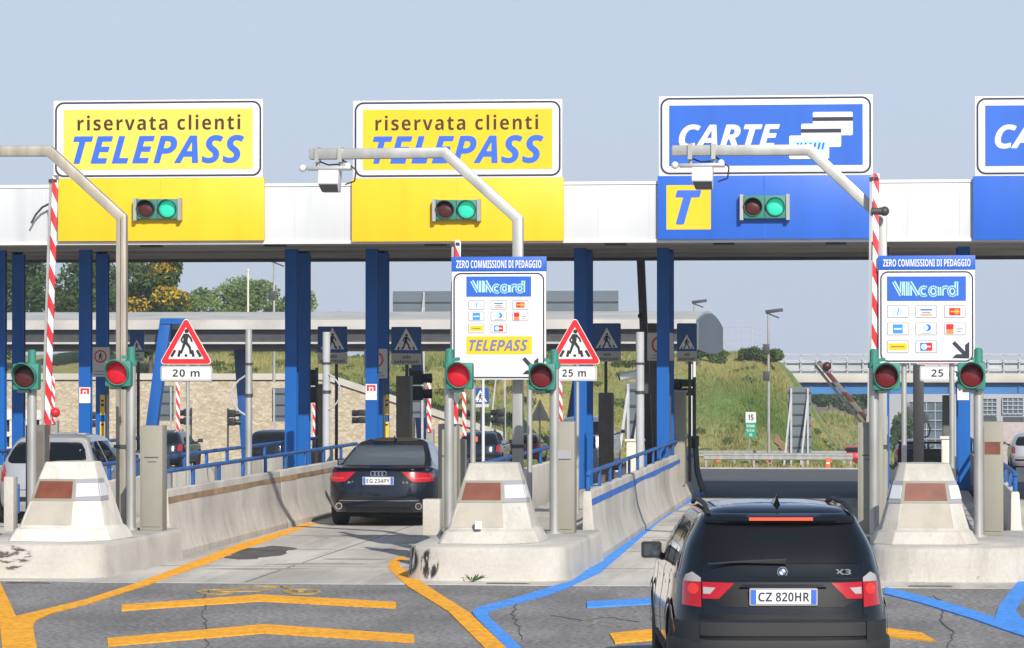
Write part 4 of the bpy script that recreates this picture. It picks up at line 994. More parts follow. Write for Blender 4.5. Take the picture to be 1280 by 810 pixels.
# raised barrier arms
def boom(pxb, pyb, pxt, pyt, Y, label, rod=True, wd=.085, mat='boom', group='raised barrier arms at the lanes', base=True, ball=False, gz=None):
    b = at(pxb, pyb, Y); e = at(pxt, pyt, Y); gz = KB - .1 if gz is None else gz
    t = thing('barrier_arm', label, 'barrier arm', (b.x, Y, b.z), 0, group); d = e - b; d.y = 0
    mb = MB(); mb.bar((0, 0, 0), d, wd, .05); part(mb, 'arm', mat, t, .004)
    if rod:
        o = Vector((-wd * .9, .02, 0)); mb = MB(); mb.bar(o + d * -.02, o + d * .99, .035, .03); part(mb, 'counter_rod', 'steel', t)
        for u in (.02, .98): mb = MB(); mb.bar(o + d * u + Vector((-.02, 0, 0)), d * u + Vector((wd * .4, 0, 0)), .05, .07); part(mb, 'rod_clamp', 'dark_grey', t)
    if base:
        mb = MB(); mb.box(-.14, .14, .03, .33, gz - b.z, .12); part(mb, 'motor_cabinet', 'grey_post', t, .015)
    if ball: mb = MB(); mb.sphere(tuple(d * .16 + Vector((.12, -.03, 0))), .075, 12, 8); part(mb, 'red_marker', 'red', t)
    return t
boom(58, 572, 69.5, 219, YGP + .2, 'tall red white barrier arm raised in front of the silver hatchback', ball=True, base=False)
boom(568.5, 560, 572.5, 300, YGP + .2, 'raised red white barrier arm hidden behind the middle tariff panel')
t = boom(1092, 548, 1095.5, 217, YGP - .3, 'raised red white barrier arm left of the right tariff panel')
zz = at(1100, 264, YGP - .3).z - at(1092, 548, YGP - .3).z
mb = MB(); mb.cyl((-.02, .0, zz), (.16, .0, zz), .055, .055, 12); mb.sphere((.16, 0, zz), .07, 12, 8); part(mb, 'pivot_bracket', 'dark_grey', t)
# wide tilted dark arm
b = at(1086, 527, 62); e = at(1023, 452, 62)
t = thing('barrier_arm', 'half raised dark barrier arm tilted left behind the grey pillar', 'barrier arm', tuple(b)); d = e - b
mb = MB(); mb.bar((0, 0, 0), d, .085, .06); part(mb, 'arm', 'boom_dark', t, .004)
mb = MB(); mb.bar((-.05, .05, -.13), d * .96 + Vector((-.10, .05, -.02)), .05, .04); part(mb, 'lower_rail', 'dark_grey', t)
mb = MB(); mb.box(-.05, .35, -.1, .3, .352 - b.z, .1); part(mb, 'motor_cabinet', 'grey_post', t, .01)
mb = MB(); mb.sphere(tuple(d * .86 + Vector((.03, -.05, .07))), .08, 10, 8); part(mb, 'red_marker', 'red_dark', t)

# ------------------------------------------------------------------ tariff panels
YPN = FY['mid'] + 5.0
def info_panel(px0, px1, pyh, pyb, pye, via, cols, rows, cw, ch, arrow, tele, legs, label):
    Y = YPN; c = at((px0 + px1) / 2, pye, Y)
    t = thing('tariff_panel', label, 'sign', (c.x, Y, c.z), 0, 'tariff panels over the islands')
    def B(a, b, p, q): u = at(a, p, Y) - c; v = at(b, q, Y) - c; return u.x, v.x, v.z, u.z
    x0, x1, z0, z1 = B(px0 + .5, px1 - .5, pyb, pye)
    mb = MB(); mb.box(x0, x1, 0, .07, z0, z1); part(mb, 'board', 'sign_white', t, .006)
    ringmesh('outline', 'dark_line', rrect(x0 + .022, x1 - .022, z0 + .02, z1 - .02, .11), rrect(x0 + .042, x1 - .042, z0 + .04, z1 - .04, .092), t, 0, .004)
    x0, x1, z0, z1 = B(px0, px1, pyh, pyb - .3); mb = MB(); mb.box(x0, x1, -.01, .08, z0 + .003, z1); h = part(mb, 'header_strip', 'sign_blue', t, .006)
    a, b, c1, d = B(px0 + 6, px1 - 6, pyh + 4.5, pyb - 4.5); text('ZERO COMMISSIONI DI PEDAGGIO', a, b, c1, d, 'sign_white', h, -.0102)
    a, b, c1, d = B(*via); v = flat('logo_field', 'sign_blue', [rect(a, b, c1, d)], t, 0, .004)
    w_, h_ = b - a, d - c1; X0, X1, Z0, Z1 = a + .085 * w_, b - .08 * w_, c1 + .20 * h_, d - .20 * h_
    hh_ = Z1 - Z0; ux = (X1 - X0) / 3.62
    Q = lambda x, z: (X0 + ux * x, Z0 + hh_ * z)
    def arc(cx, cz, rx, rz, a0, a1, n=14): return [Q(cx + rx * math.cos(R(a0 + (a1 - a0) * k / n)), cz + rz * math.sin(R(a0 + (a1 - a0) * k / n))) for k in range(n + 1)]
    lines = [[Q(.0, .98), Q(.42, .04), Q(.46, .98)], [Q(.66, .02), Q(.66, .98)], [Q(.90, .02), Q(.90, .96), Q(1.34, .04)],
             arc(1.66, .32, .21, .28, 50, 310), arc(2.18, .32, .20, .28, 0, 360), [Q(2.40, .02), Q(2.40, .62)], [Q(2.64, .02), Q(2.64, .60)], arc(2.86, .36, .20, .24, 160, 60), arc(3.22, .32, .20, .28, 0, 360), [Q(3.44, .02), Q(3.44, .98)]]
    for li, P_ in enumerate(lines):
        flat('logo_letter', 'sky_blue', [stroke(a_, b_, .052) for a_, b_ in zip(P_[:-1], P_[1:])], v, -.004 - .0001 * li, .003)
        flat('logo_letter_line', 'sign_blue', [stroke(a_, b_, .010) for a_, b_ in zip(P_[:-1], P_[1:])], v, -.0125 - .0001 * li, .001)
    k = 0
    for r in rows:
        for cc in cols:
            if k > 7: break
            a, b, c1, d = B(cc, cc + cw, r, r + ch); w_, h_ = b - a, d - c1; mx, mz = (a + b) / 2, (c1 + d) / 2
            cdp = flat('payment_card', 'card_grey', [rrect(a, b, c1, d, .02)], t, 0, .003)
            flat('card_face', 'yellow' if k == 6 else 'sign_white', [rrect(a + .01, b - .01, c1 + .01, d - .01, .014)] if k != 6 else [rect(a + .02, b - .02, c1 + h_ * .22, d - h_ * .22)], cdp, -.003, .002)
            if k == 6: flat('card_ground', 'sign_white', [rrect(a + .01, b - .01, c1 + .01, d - .01, .014)], cdp, -.003, .001)
            y = -.005; g_ = lambda m, ps: flat('card_mark', m, ps, cdp, y - random.uniform(0, .0008), .002)
            if k == 0: g_('sky_blue', [stroke((mx - w_ * .18, c1 + h_ * .2), (mx - w_ * .10, d - h_ * .2), w_ * .10), stroke((mx + w_ * .10, c1 + h_ * .2), (mx + w_ * .18, d - h_ * .2), w_ * .10)]); g_('card_blue', [stroke((mx - w_ * .02, c1 + h_ * .2), (mx + w_ * .05, d - h_ * .2), w_ * .05)])
            if k == 1: g_('letter_blue', [rect(mx - w_ * .27, mx + w_ * .27, mz + h_ * .08, mz + h_ * .2)]); g_('card_orange', [rect(mx - w_ * .27, mx + w_ * .27, mz - h_ * .32, mz - h_ * .22)]); g_('card_grey', [rect(mx - w_ * .2, mx + w_ * .2, mz - h_ * .14, mz - h_ * .04)])
            if k == 2: g_('red', [rect(mx - w_ * .26, mx + w_ * .26, mz - h_ * .3, mz + h_ * .28)]); flat('card_mark', 'card_orange', [disc(mx + w_ * .1, mz, h_ * .22)], cdp, y - .003, .001); flat('card_mark', 'yellow', [stroke((mx - w_ * .2, mz), (mx + w_ * .2, mz), h_ * .10)], cdp, y - .005, .001)
            if k == 3: g_('card_blue', [rect(mx - w_ * .23, mx + w_ * .23, mz - h_ * .36, mz + h_ * .36)]); flat('card_mark', 'sign_white', [rect(mx - w_ * .18, mx + w_ * .18, mz - h_ * .06, mz + h_ * .06)], cdp, y - .003, .001)
            if k == 4: g_('letter_blue', [disc(mx + w_ * .06, mz + h_ * .1, h_ * .27)]); flat('card_mark', 'sky_blue', [disc(mx - w_ * .03, mz + h_ * .1, h_ * .22)], cdp, y - .003, .001); g_('card_grey', [rect(mx - w_ * .25, mx + w_ * .25, mz - h_ * .36, mz - h_ * .30)])
            if k == 5: g_('red', [rect(a + w_ * .10, mx - w_ * .06, mz - h_ * .05, mz + h_ * .38)]); g_('card_orange', [rect(a + w_ * .10, mx - w_ * .06, mz - h_ * .4, mz - h_ * .08)]); g_('card_grey', [rect(mx + .02, b - w_ * .12, mz - h_ * .04, mz + h_ * .04), rect(mx + .02, b - w_ * .2, mz - h_ * .22, mz - h_ * .15)])
            if k == 6: g_('brown', [stroke((a + .06, mz), (b - .06, mz), h_ * .06)])
            if k == 7: g_('letter_blue', [rect(mx - w_ * .28, mx, mz - h_ * .32, mz + h_ * .32)]); g_('red', [rect(mx + .001, mx + w_ * .28, mz - h_ * .32, mz + h_ * .32)]); flat('card_mark', 'sky_blue', [disc(mx - w_ * .1, mz, h_ * .24)], cdp, y - .003, .001); flat('card_mark', 'sign_white', [rect(mx, mx + w_ * .2, mz - h_ * .04, mz + h_ * .06)], cdp, y - .0035, .001)
            k += 1
    if tele:
        a, b, c1, d = B(*tele); f = flat('yellow_field', 'yellow', [rect(a, b, c1, d)], t, 0, .004)
        text('TELEPASS', a + .045, b - .06, c1 + .05, d - .05, 'letter_dim', f, -.004, shear=.2, bold=.03)
    a, b, c1, d = B(*arrow); w_ = b - a
    flat('arrow', 'dark_line', [stroke((a + .02, d - .02), (b - .05, c1 + .05), .055), [(b, c1), (b, d - .01), (b - .06, d - .06), (b - .06, c1 + .06)], [(a, c1 + .005), (b - .005, c1), (b - .06, c1 + .062), (a + .06, c1 + .06)]], t, 0, .004)
    for lx in legs:
        xx = onx(lx, Y) - c.x; mb = MB(); mb.cyl((xx, .115, .352 - c.z), (xx, .115, B(0, 0, pyh, pyh)[3] - .1), .04, .04, 10); part(mb, 'leg', 'steel', t)
    return t
info_panel(564.4, 682.8, 321, 339.4, 474.5, (583, 664, 345.6, 370.7), (585.5, 613.3, 640.5), (375, 389.5, 404.5), 20, 12, (653, 673, 446, 468), (583, 665, 420.4, 442.7), (590, 661), 'tall tariff panel with a yellow strip on the middle island')
info_panel(1097.8, 1219.2, 319.6, 337.4, 454, (1108.7, 1207.5, 345.6, 376), (1108.7, 1144.3, 1180), (381.5, 403.2, 425.5), 27, 15.8, (1190, 1211.7, 426, 448), None, (1130, 1190), 'tariff panel with a big black arrow on the right island')

# ------------------------------------------------------------------ warning triangles
def warn(pxc, Y, txt, label, pole_px, only_plate=False, px0=201, px1=265, pyb=476):
    c = at(pxc, pyb, Y)
    t = thing('warning_sign', label, 'road sign', (c.x, Y, c.z), 0, 'pedestrian warning triangles')
    def P(px, py): u = at(px, py, Y) - c; return (u.x, u.z)
    apex = P(pxc, 395); bl = P(pxc - 34, 455.5); br = P(pxc + 34, 455.5)
    def tri(k, r=.05, n=5):
        cen = Vector(((apex[0] + bl[0] + br[0]) / 3, (apex[1] + bl[1] + br[1]) / 3)); V = [cen + (Vector(p) - cen) * k for p in (br, apex, bl)]; o = []
        for i in range(3):
            p = V[i]; a = (V[i - 1] - p).normalized(); b = (V[(i + 1) % 3] - p).normalized(); bis = (a + b).normalized(); q = p + bis * r * 2
            s0 = p + a * r * 1.732; s1 = p + b * r * 1.732; th0 = math.atan2((s0 - q).y, (s0 - q).x); th1 = math.atan2((s1 - q).y, (s1 - q).x)
            dth = (th1 - th0 + math.pi) % (2 * math.pi) - math.pi
            for j in range(n + 1): th = th0 + dth * j / n; o.append((q.x + r * math.cos(th), q.y + r * math.sin(th)))
        return o
    mb = MB(); mb.prism(tri(1.0), 0, .025); part(mb, 'triangle_plate', 'sign_white', t, 0, 0)
    ringmesh('red_border', 'red', tri(.965, .045), tri(.66, .006), t, 0, .003)
    k = abs(br[0] - bl[0])
    zb_ = bl[1] + .105 * k * 1.6
    flat('walker', 'black', pedestrian(.0, zb_ + .02 * k, .46 * k), t, 0, .003)
    flat('crossing_bars', 'black', [stroke((-.27 * k, zb_ - .03 * k), (-.20 * k, zb_ + .09 * k), .05 * k), stroke((-.14 * k, zb_ - .03 * k), (-.11 * k, zb_ + .09 * k), .05 * k), stroke((.0, zb_ - .03 * k), (.0, zb_ + .0 * k + .015), .05 * k), stroke((.14 * k, zb_ - .03 * k), (.11 * k, zb_ + .09 * k), .05 * k), stroke((.27 * k, zb_ - .03 * k), (.20 * k, zb_ + .09 * k), .05 * k)], t, 0, .002)
    a = P(px0, 457.5); b = P(px1, pyb); mb = MB(); mb.prism(rrect(a[0], b[0], b[1], a[1], .03), .0, .02); pl = part(mb, 'distance_plate', 'sign_white', t, 0, 0)
    ringmesh('plate_outline', 'dark_line', rrect(a[0] + .01, b[0] - .01, b[1] + .01, a[1] - .01, .025), rrect(a[0] + .018, b[0] - .018, b[1] + .018, a[1] - .018, .02), pl, 0, .002)
    w_ = b[0] - a[0]; h_ = a[1] - b[1]
    text(txt, a[0] + w_ * .23, b[0] - w_ * .24, b[1] + h_ * .27, a[1] - h_ * .22, 'black', pl, 0, bold=.025, space=1.1)
    xx = onx(pole_px, Y) - c.x; mb = MB(); mb.cyl((xx, .05, .352 - c.z), (xx, .05, P(0, 410)[1]), .03, .03, 10); part(mb, 'pole', 'steel', t)
warn(232.5, 55.0, '20 m', 'red pedestrian warning triangle with a 20 m plate', 234)
warn(718.5, 55.5, '25 m', 'red pedestrian warning triangle with a 25 m plate beside a blue column', 721.5, px0=690, px1=746)
warn(1176, 55.5, '25 m', 'white 25 plate mostly hidden under the right tariff panel', 1191, px0=1150, px1=1212)

# ------------------------------------------------------------------ blue pedestrian signs at the back of the islands
def tri_simple(cx, cz, w2, h): return [(cx - w2, cz), (cx + w2, cz), (cx, cz + h)]
def ped_sign(px0, px1, py0, pym, py1, Y, label, pole_px, zbase=.352, words=True):
    c = at((px0 + px1) / 2, py1, Y); t = thing('crossing_sign', label, 'road sign', (c.x, Y, c.z), 0, 'blue pedestrian crossing signs')
    B = lambda a, b, p, q: ((at(a, p, Y) - c).x, (at(b, q, Y) - c).x, (at(b, q, Y) - c).z, (at(a, p, Y) - c).z)
    x0, x1, z0, z1 = B(px0, px1, py0, pym); w_ = x1 - x0
    mb = MB(); mb.prism(rrect(x0, x1, z0 + .003, z1, .03), 0, .03); part(mb, 'blue_board', 'sign_dblue', t, 0, 0)
    flat('white_triangle', 'card_face' if False else 'tri_white', [tri_simple((x0 + x1) / 2, z0 + .12 * w_, .40 * w_, .72 * w_)], t, 0, .003)
    flat('walker', 'black', pedestrian((x0 + x1) / 2, z0 + .16 * w_, .50 * w_), t, -.003, .002)
    flat('crossing_bars', 'black', [stroke(((x0 + x1) / 2 + u * w_, z0 + .13 * w_), ((x0 + x1) / 2 + u * .8 * w_, z0 + .22 * w_), .05 * w_) for u in (-.28, -.14, .14, .28)], t, -.003, .0015)
    a = B(px0, px1, pym, py1); mb = MB(); mb.box(a[0], a[1], .0, .03, a[2], a[3]); pl = part(mb, 'word_plate', 'plate_grey', t)
    if words:
        hh = a[3] - a[2]; text('solo', a[0] + w_ * .38, a[1] - w_ * .35, a[2] + hh * .55, a[3] - hh * .12, 'black', pl, 0, t=.002, bold=.02); text('autorizzati', a[0] + w_ * .09, a[1] - w_ * .09, a[2] + hh * .12, a[3] - hh * .55, 'black', pl, 0, t=.002, bold=.02)
    xx = onx(pole_px, Y) - c.x; mb = MB(); mb.cyl((xx, .065, zbase - c.z), (xx, .065, z1 - .05), .035, .035, 10); part(mb, 'pole', 'dark_grey', t)
M['tri_white'] = mk('crossing_sign_white', (.72, .72, .72), .5); M['plate_grey'] = mk('word_plate', (.50, .49, .46), .5)  # even white for the crossing triangles, grey for the word plates
ped_sign(397, 434, 408, 441, 455, 71.5, 'blue crossing sign behind a white post, left of the blue columns', 420)
ped_sign(489, 526.5, 408.5, 442, 456, 71.5, 'blue crossing sign right of the column above the dark saloon', 508)
ped_sign(741, 776, 404, 439, 452, 71.5, 'blue crossing sign just right of the 25 m warning triangle', 757)
ped_sign(846, 871, 404, 439, 452, 71.5, 'blue crossing sign half hidden by the column at the canopy end', 862)
ped_sign(162, 180, 412, 440, 452, 71.5, 'blue crossing sign half hidden by the left gantry pole', 172)
ped_sign(590, 611, 485, 505, 509, 138, 'small distant blue crossing sign below the middle panel', 601, tz(138), False)
def no_walk(px0, px1, py0, py1, Y, label):
    c = at((px0 + px1) / 2, py1, Y); t = thing('no_pedestrians_sign', label, 'road sign', (c.x, Y, c.z), 0, 'no pedestrians signs on the island backs')
    a = at(px0, py0, Y) - c; b = at(px1, py1, Y) - c; mb = MB(); mb.prism(rrect(a.x, b.x, 0, a.z, .03), 0, .03); part(mb, 'board', 'plate_grey', t, 0, 0)
    r = b.x * .68; zc_ = a.z - r - .06; ringmesh('red_ring', 'red', disc(0, zc_, r), disc(0, zc_, r * .78), t, 0, .003)
    flat('walker', 'black', pedestrian(0, zc_ - r * .62, r * 1.25), t, 0, .002)
    flat('word_lines', 'card_grey', [rect(-b.x * .6, b.x * .6, .10, .125), rect(-b.x * .75, b.x * .75, .04, .065)], t, 0, .002)
    mb = MB(); mb.cyl((b.x * .7, .06, .352 - c.z), (b.x * .7, .06, a.z - .05), .03, .03, 8); part(mb, 'pole', 'dark_grey', t)
no_walk(114, 137, 434, 471, 67.85, 'white no pedestrians sign beside the left red signal')
no_walk(455, 484, 436, 473, 67.85, 'white no pedestrians sign mostly hidden by the blue column above the saloon')
no_walk(809, 842, 416, 451, 67.85, 'white no pedestrians sign behind the column left of the canopy end')

# placards and yellow strips on the columns
for px, lab in ((107, 'white and red placard on the column behind the silver hatchback'), (465, 'white and red placard on the column above the dark saloon'), (1205, 'white and red placard on the blue column by the rightmost signal')):
    py = 494 if px == 107 else (491 if px == 468 else 490)
    p = at(px - 1, py, YC1 - .115); t = thing('placard', lab, 'placard', tuple(p), 0, 'placards on the blue columns')
    mb = MB(); mb.box(-.115, .115, 0, .006, -.16, .16); part(mb, 'sheet', 'sign_white', t)
    flat('red_mark', 'red', [rect(-.09, .09, .02, .14)], t, 0, .002); flat('house_symbol', 'sign_white', [rect(-.045, -.02, .02, .10), rect(.02, .045, .02, .10), rect(-.019, .019, .075, .10)], t, -.002, .002)
for px, lab in ((128, 'yellow and black strip on the column behind the left red signal'), (483, 'yellow and black strip on the column above the dark saloon roof')):
    t = thing('hazard_strip', lab, 'strip', tuple(at(px, 520, YC2 - .115)), 0, 'yellow strips on the columns')
    mb = MB(); mb.box(-.05, .05, 0, .008, .02, .44); part(mb, 'upper_strip', 'yellow', t); mb = MB(); mb.box(-.05, .05, 0, .008, -.45, -.12); part(mb, 'lower_strip', 'yellow', t)
    flat('word_mark', 'black', [rect(-.03, .03, .2, .26), rect(-.03, .03, .30, .34), rect(-.03, .03, -.2, -.16)], t, 0, .002)

# ------------------------------------------------------------------ poles, masts and boxes on the islands
def pole(px, pyt, Y, r, label, mat='steel', zb_=.352, name='white_post', wires=0):
    b = at(px, pyt, Y); t = thing(name, label, 'post', (b.x, Y, zb_)); h = b.z - zb_
    mb = MB(); mb.cyl((0, 0, 0), (0, 0, h), r, r, 12); mb.cyl((0, 0, 0), (0, 0, .025), r * 2, r * 2, 12); part(mb, 'shaft', mat, t)
    mb = MB(); mb.cyl((0, 0, h * .62), (0, 0, h * .62 + .06), r + .015, r + .015, 12); mb.cyl((0, 0, h * .8), (0, 0, h * .8 + .04), r + .015, r + .015, 12); part(mb, 'clamp', 'dark_grey', t)
    if wires: 
        mb = MB(); P_ = [(wires * (.05 + .24 * math.sin(math.pi * k / 10) ** .7), -.06, h * .74 - h * .22 * k / 10) for k in range(11)]; mb.tube(P_, .016, 6); part(mb, 'loose_cable', 'fence_grey', t)
    return t
pole(311, 412, 57.5, .06, 'grey post with a loop of cable right of the 20 m sign', wires=-1)
pole(408, 415, 63.9, .075, 'white post with a hanging cable in front of a blue crossing sign', 'fence_grey', wires=1)
pole(800, 415, 63.9, .08, 'pale post between the columns left of the canopy end', 'fence_grey')
b = at(801, 325, 72.2); e = at(813, 600, 72.2)
t = thing('dark_mast', 'dark slightly leaning mast reaching up to the canopy between blue columns', 'mast', (e.x, 72.2, .352))
mb = MB(); mb.bar((0, 0, 0), (b.x - e.x, 0, b.z - .352), .17, .17); part(mb, 'shaft', 'dark_grey', t, .01)
mb = MB(); z = at(800, 395, 72.2).z - .352; mb.sphere((b.x - e.x + .0, -.12, z), .06, 10, 6); part(mb, 'lamp', 'black', t)
t = thing('dark_column', 'dark grey column behind the pale post at the island end', 'column', (at(814, 500, 73).x, 73, .352)); 
mb = MB(); mb.box(-.13, .13, -.1, .1, 0, at(814, 404, 73).z - .352); part(mb, 'shaft', 'brown_grey', t, .01); mb = MB(); mb.box(-.2, .2, -.15, .15, .0, .02); part(mb, 'base_plate', 'dark_grey', t)
t = thing('surveillance_camera', 'white surveillance camera pointing left beside the pale post', 'camera', tuple(at(795, 470, 67.4)))
mb = MB(); mb.cyl((-.32, 0, -.02), (.12, 0, .06), .085, .085, 12); part(mb, 'housing', 'sign_white', t, .008); mb = MB(); mb.cyl((-.33, 0, -.022), (-.35, 0, -.026), .07, .07, 12); part(mb, 'lens', 'black', t)
mb = MB(); mb.bar((.02, .02, -.06), (.12, .1, -.14), .05, .05); mb.bar((.12, .1, -.14), (.3, .2, -.14), .05, .05); mb.box(.08, .45, .12, .2, -.35, .02); part(mb, 'arm_and_box', 'dark_grey', t)
def box_thing(name, label, cat, px0, px1, py0, Y, mat, dep=.5, zb_=.352, door=None, cap=None):
    a = at(px0, py0, Y); b = at(px1, py0, Y); t = thing(name, label, cat, ((a.x + b.x) / 2, Y, zb_)); w2 = (b.x - a.x) / 2; h = a.z - zb_
    mb = MB(); mb.box(-w2, w2, 0, dep, 0, h); part(mb, 'casing', mat, t, .012)
    mb = MB(); mb.box(-w2 * .8, w2 * .8, -.012, -.002, h * .08, h * .9); part(mb, 'door', door or mat, t, .003)
    if cap: mb = MB(); mb.box(-w2 - .03, w2 + .03, -.03, dep + .03, h + .003, h + .05); part(mb, 'lid', cap, t, .01)
    return t
box_thing('booth_cabinet', 'tall brown grey cabinet behind the blue column by the warning triangle', 'cabinet', 748, 765, 491, 70.2, 'brown_grey')
box_thing('payment_machine', 'grey payment machine with wavy blue mark by the canopy end column', 'machine', 836, 856, 491, 69.4, 'grey_post', .6, cap='grey_frame')
p = at(841, 530, 69.38); t = [o for o in scene.objects if o.name.startswith('payment_machine')][0]
mb = MB(); mb.box(-.16, -.07, -.02, -.013, .35, 1.05); part(mb, 'wave_mark', 'wave_blue', t)
box_thing('utility_box', 'small cream box beside the barrier rail at the pale post', 'box', 783, 803, 552, 66.0, 'cream', .35, cap='cream')
box_thing('utility_box', 'cream box behind the right nose, left of a blue column', 'box', 1177, 1190, 549, 60.0, 'cream', .3, cap='cream')
box_thing('booth_cabinet', 'tall dark cabinet behind the column above the dark saloon', 'cabinet', 495, 512, 470, 70.4, 'brown_grey')
box_thing('booth_cabinet', 'dark grey cabinet beside the white post at the left island', 'cabinet', 397, 405, 480, 70.6, 'brown_grey')
box_thing('box_column', 'dark grey box column beside the right tariff panel pole', 'cabinet', 1178, 1190, 494, 68.8, 'brown_grey', .3)
b = at(1148, 456, 61); t = thing('dark_mast', 'thick black mast rising behind the right nose', 'mast', (b.x, 61, .352)); mb = MB(); mb.box(-.095, .095, -.095, .095, 0, b.z - .352); part(mb, 'shaft', 'black', t, .01)
z = at(1148, 522, 61).z - .352; mb = MB(); mb.box(.1, .18, -.1, .1, z - .1, z + .1); mb.box(-.24, -.1, -.1, .1, z + .02, z + .2); part(mb, 'junction_box', 'dark_grey', t, .01)
mb = MB(); mb.tube([(.17, -.05, z - .1), (.21, -.05, z - .2), (.18, -.05, z - .33), (.1, -.05, z - .36)], .018, 6); part(mb, 'cable', 'black', t)
# dark rails of the wall behind the right nose
a = at(1122, 552, 75); b = at(1181, 600, 75); t = thing('dark_wall', 'low dark wall with a black rail behind the right nose', 'wall', ((a.x + b.x) / 2, 75, 0)); L_ = (b.x - a.x) / 2
mb = MB(); mb.box(-L_, L_, 0, .3, 0, at(1150, 561, 75).z); part(mb, 'wall_body', 'dark_grey', t, .02); mb = MB(); zr = at(1150, 552, 75).z; mb.box(-L_, L_, .1, .16, zr - .05, zr)
for u in (-.9, -.3, .3, .9): mb.box(u * L_ - .02, u * L_ + .02, .11, .15, at(1150, 561, 75).z - .01, zr - .05)
part(mb, 'rail', 'black', t)
# far left concrete lattice wall
a = at(-60, 512, 92); b = at(52, 512, 92); t = thing('lattice_wall', 'concrete lattice wall with rows of dark openings at the far left', 'wall', (0, 92, 0)); z1 = a.z; z0 = -.4
mb = MB(); mb.box(a.x, b.x, .25, .35, z0, z1 - .1); part(mb, 'dark_backing', 'dark_grey', t)
mb = MB(); mb.box(a.x, b.x, 0, .4, z1 - .28, z1)
for k in range(5): mb.box(a.x, b.x, 0, .24, z1 - .75 - k * .42, z1 - .62 - k * .42)
part(mb, 'courses', 'concrete_white', t)
mb = MB(); n = int((b.x - a.x) / .42)
for k in range(n + 1): x = a.x + (b.x - a.x) * k / n; mb.box(x - .07, x + .07, .03, .23, z0, z1 - .29)
part(mb, 'ribs', 'concrete_white', t)

# ------------------------------------------------------------------ second plaza clutter
def back_signal(px, py0, py1, Y, label, n=2, sgn=-1):
    g0 = tz(Y); b = at(px, py0, Y); e = at(px, py1, Y); h = b.z - e.z
    t = thing('signal_back', label, 'traffic light', (b.x, Y, g0), 0, 'signals of the second plaza seen from behind')
    mb = MB(); mb.cyl((0, 0, 0), (0, 0, b.z - g0 + .05), .038, .038, 8); part(mb, 'pole', 'dark_grey', t)
    for k in range(n): zt_ = b.z - g0 - h * k / n; mb = MB(); mb.box(-.16 + sgn * .14, .16 + sgn * .14, -.12, .12, zt_ - h / n + .03, zt_); part(mb, 'housing', 'black', t, .04)
    mb = MB()
    for k in range(n): zt_ = b.z - g0 - h * (k + .5) / n; mb.cyl((sgn * .3, .0, zt_), (sgn * .5, .05, zt_), .11, .12, 10)
    part(mb, 'visor', 'black', t)
for (px, p0, p1, Y, lab, s_) in ((239, 511, 532, 132, 'black signal seen from behind, right of the 20 m pole', -1), (285, 512, 533, 132, 'black signal with a thin rod, left of the leaning dark column', 1), (396, 462, 505, 78, 'large dark signal back between the blue columns and white post', -1),
        (458, 512, 530, 120, 'dark signal back just left of the column with the placard', -1), (513, 463, 502, 78, 'large dark signal back right of the placard column', 1), (630, 511, 530, 132, 'small dark signal back left of the middle gantry pole', -1), (868, 474, 496, 78, 'dark round signal back on a pole beside the canopy end', -1), (121, 515, 535, 120, 'dark signal back behind the roof of the silver hatchback', -1)):
    back_signal(px, p0, p1, Y, lab, 2, s_)
for (pb, pt, px, lab) in ((540, 470, 536, 'thin red white arm right of the dark saloon pillar'), (552, 490, 580, 'thin red white arm left of the small blue sign'), (540, 478, 222, 'thin red white arm below the 20 m plate'), (528, 470, 700, 'thin red white arm just under the 25 m plate'), (560, 505, 393, 'thin red white arm behind the white post'), (530, 470, 66, 'thin red white arm behind the tall left arm')):
    Y = 125 if px != 700 else 118; boom(px + 1, pb, px, pt, Y, lab, rod=False, wd=.14, group='distant barrier arms of the second plaza', gz=tz(Y))
t = thing('triangle_sign_back', 'dark triangular sign seen from behind, below the 25 m plate', 'road sign', (at(675, 526, 118).x, 118, tz(118))); z = at(675, 526, 118).z - tz(118)
mb = MB(); mb.prism([(-.36, z), (.36, z), (0, z + .78)], -.02, .01); part(mb, 'plate', 'dark_grey', t, .01); mb = MB(); mb.cyl((0, -.05, 0), (0, -.05, z + .7), .03, .03, 8); part(mb, 'pole', 'dark_grey', t)
def sign_back(px0, px1, py0, py1, Y, label, legs=True, nrail=3, group='grey backs of large signs', gz=None, truss=True):
    a = at(px0, py0, Y); b = at(px1, py1, Y); gz = tz(Y) if gz is None else gz; c = ((a.x + b.x) / 2, Y, gz); w2 = (b.x - a.x) / 2; z0, z1 = b.z - gz, a.z - gz
    t = thing('sign_back', label, 'road sign', c, 0, group); mb = MB(); mb.box(-w2, w2, 0, .05, z0, z1); part(mb, 'sheet', 'back_grey', t)
    mb = MB()
    for k in range(nrail): z = z0 + (z1 - z0) * (k + .5) / nrail; mb.box(-w2, w2, -.05, -.002, z - .04, z + .04)
    part(mb, 'stiffeners', 'dark_grey', t)
    n = max(2, int(w2 * 2 / 3.4)); 
    for k in range(n):
        x = -w2 * .72 + 1.44 * w2 * k / (n - 1); mb = MB(); mb.box(x - .05, x + .05, -.13, -.052, -.1, z1 - .05); 
        if truss: mb.bar((x - .9 if w2 > 2 else x - .35, -.9, 0), (x, -.12, z0 + (z1 - z0) * .85), .09, .09)
        part(mb, 'leg', 'fence_grey', t)
    return t
sign_back(491, 773, 364, 420, 186, 'very wide grey sign back rising behind the far canopy roof', nrail=2, gz=tz(186) + .5)
sign_back(985, 1014, 484, 566, 168, 'tall narrow grey sign back on struts by the guard rail', nrail=6)
sign_back(782, 806, 478, 556, 120, 'grey sign back on white struts behind the pale post', nrail=4)
sign_back(196, 217, 482, 526, 184, 'small grey sign back on the stone wall beside the leaning blue column', nrail=3, truss=False)
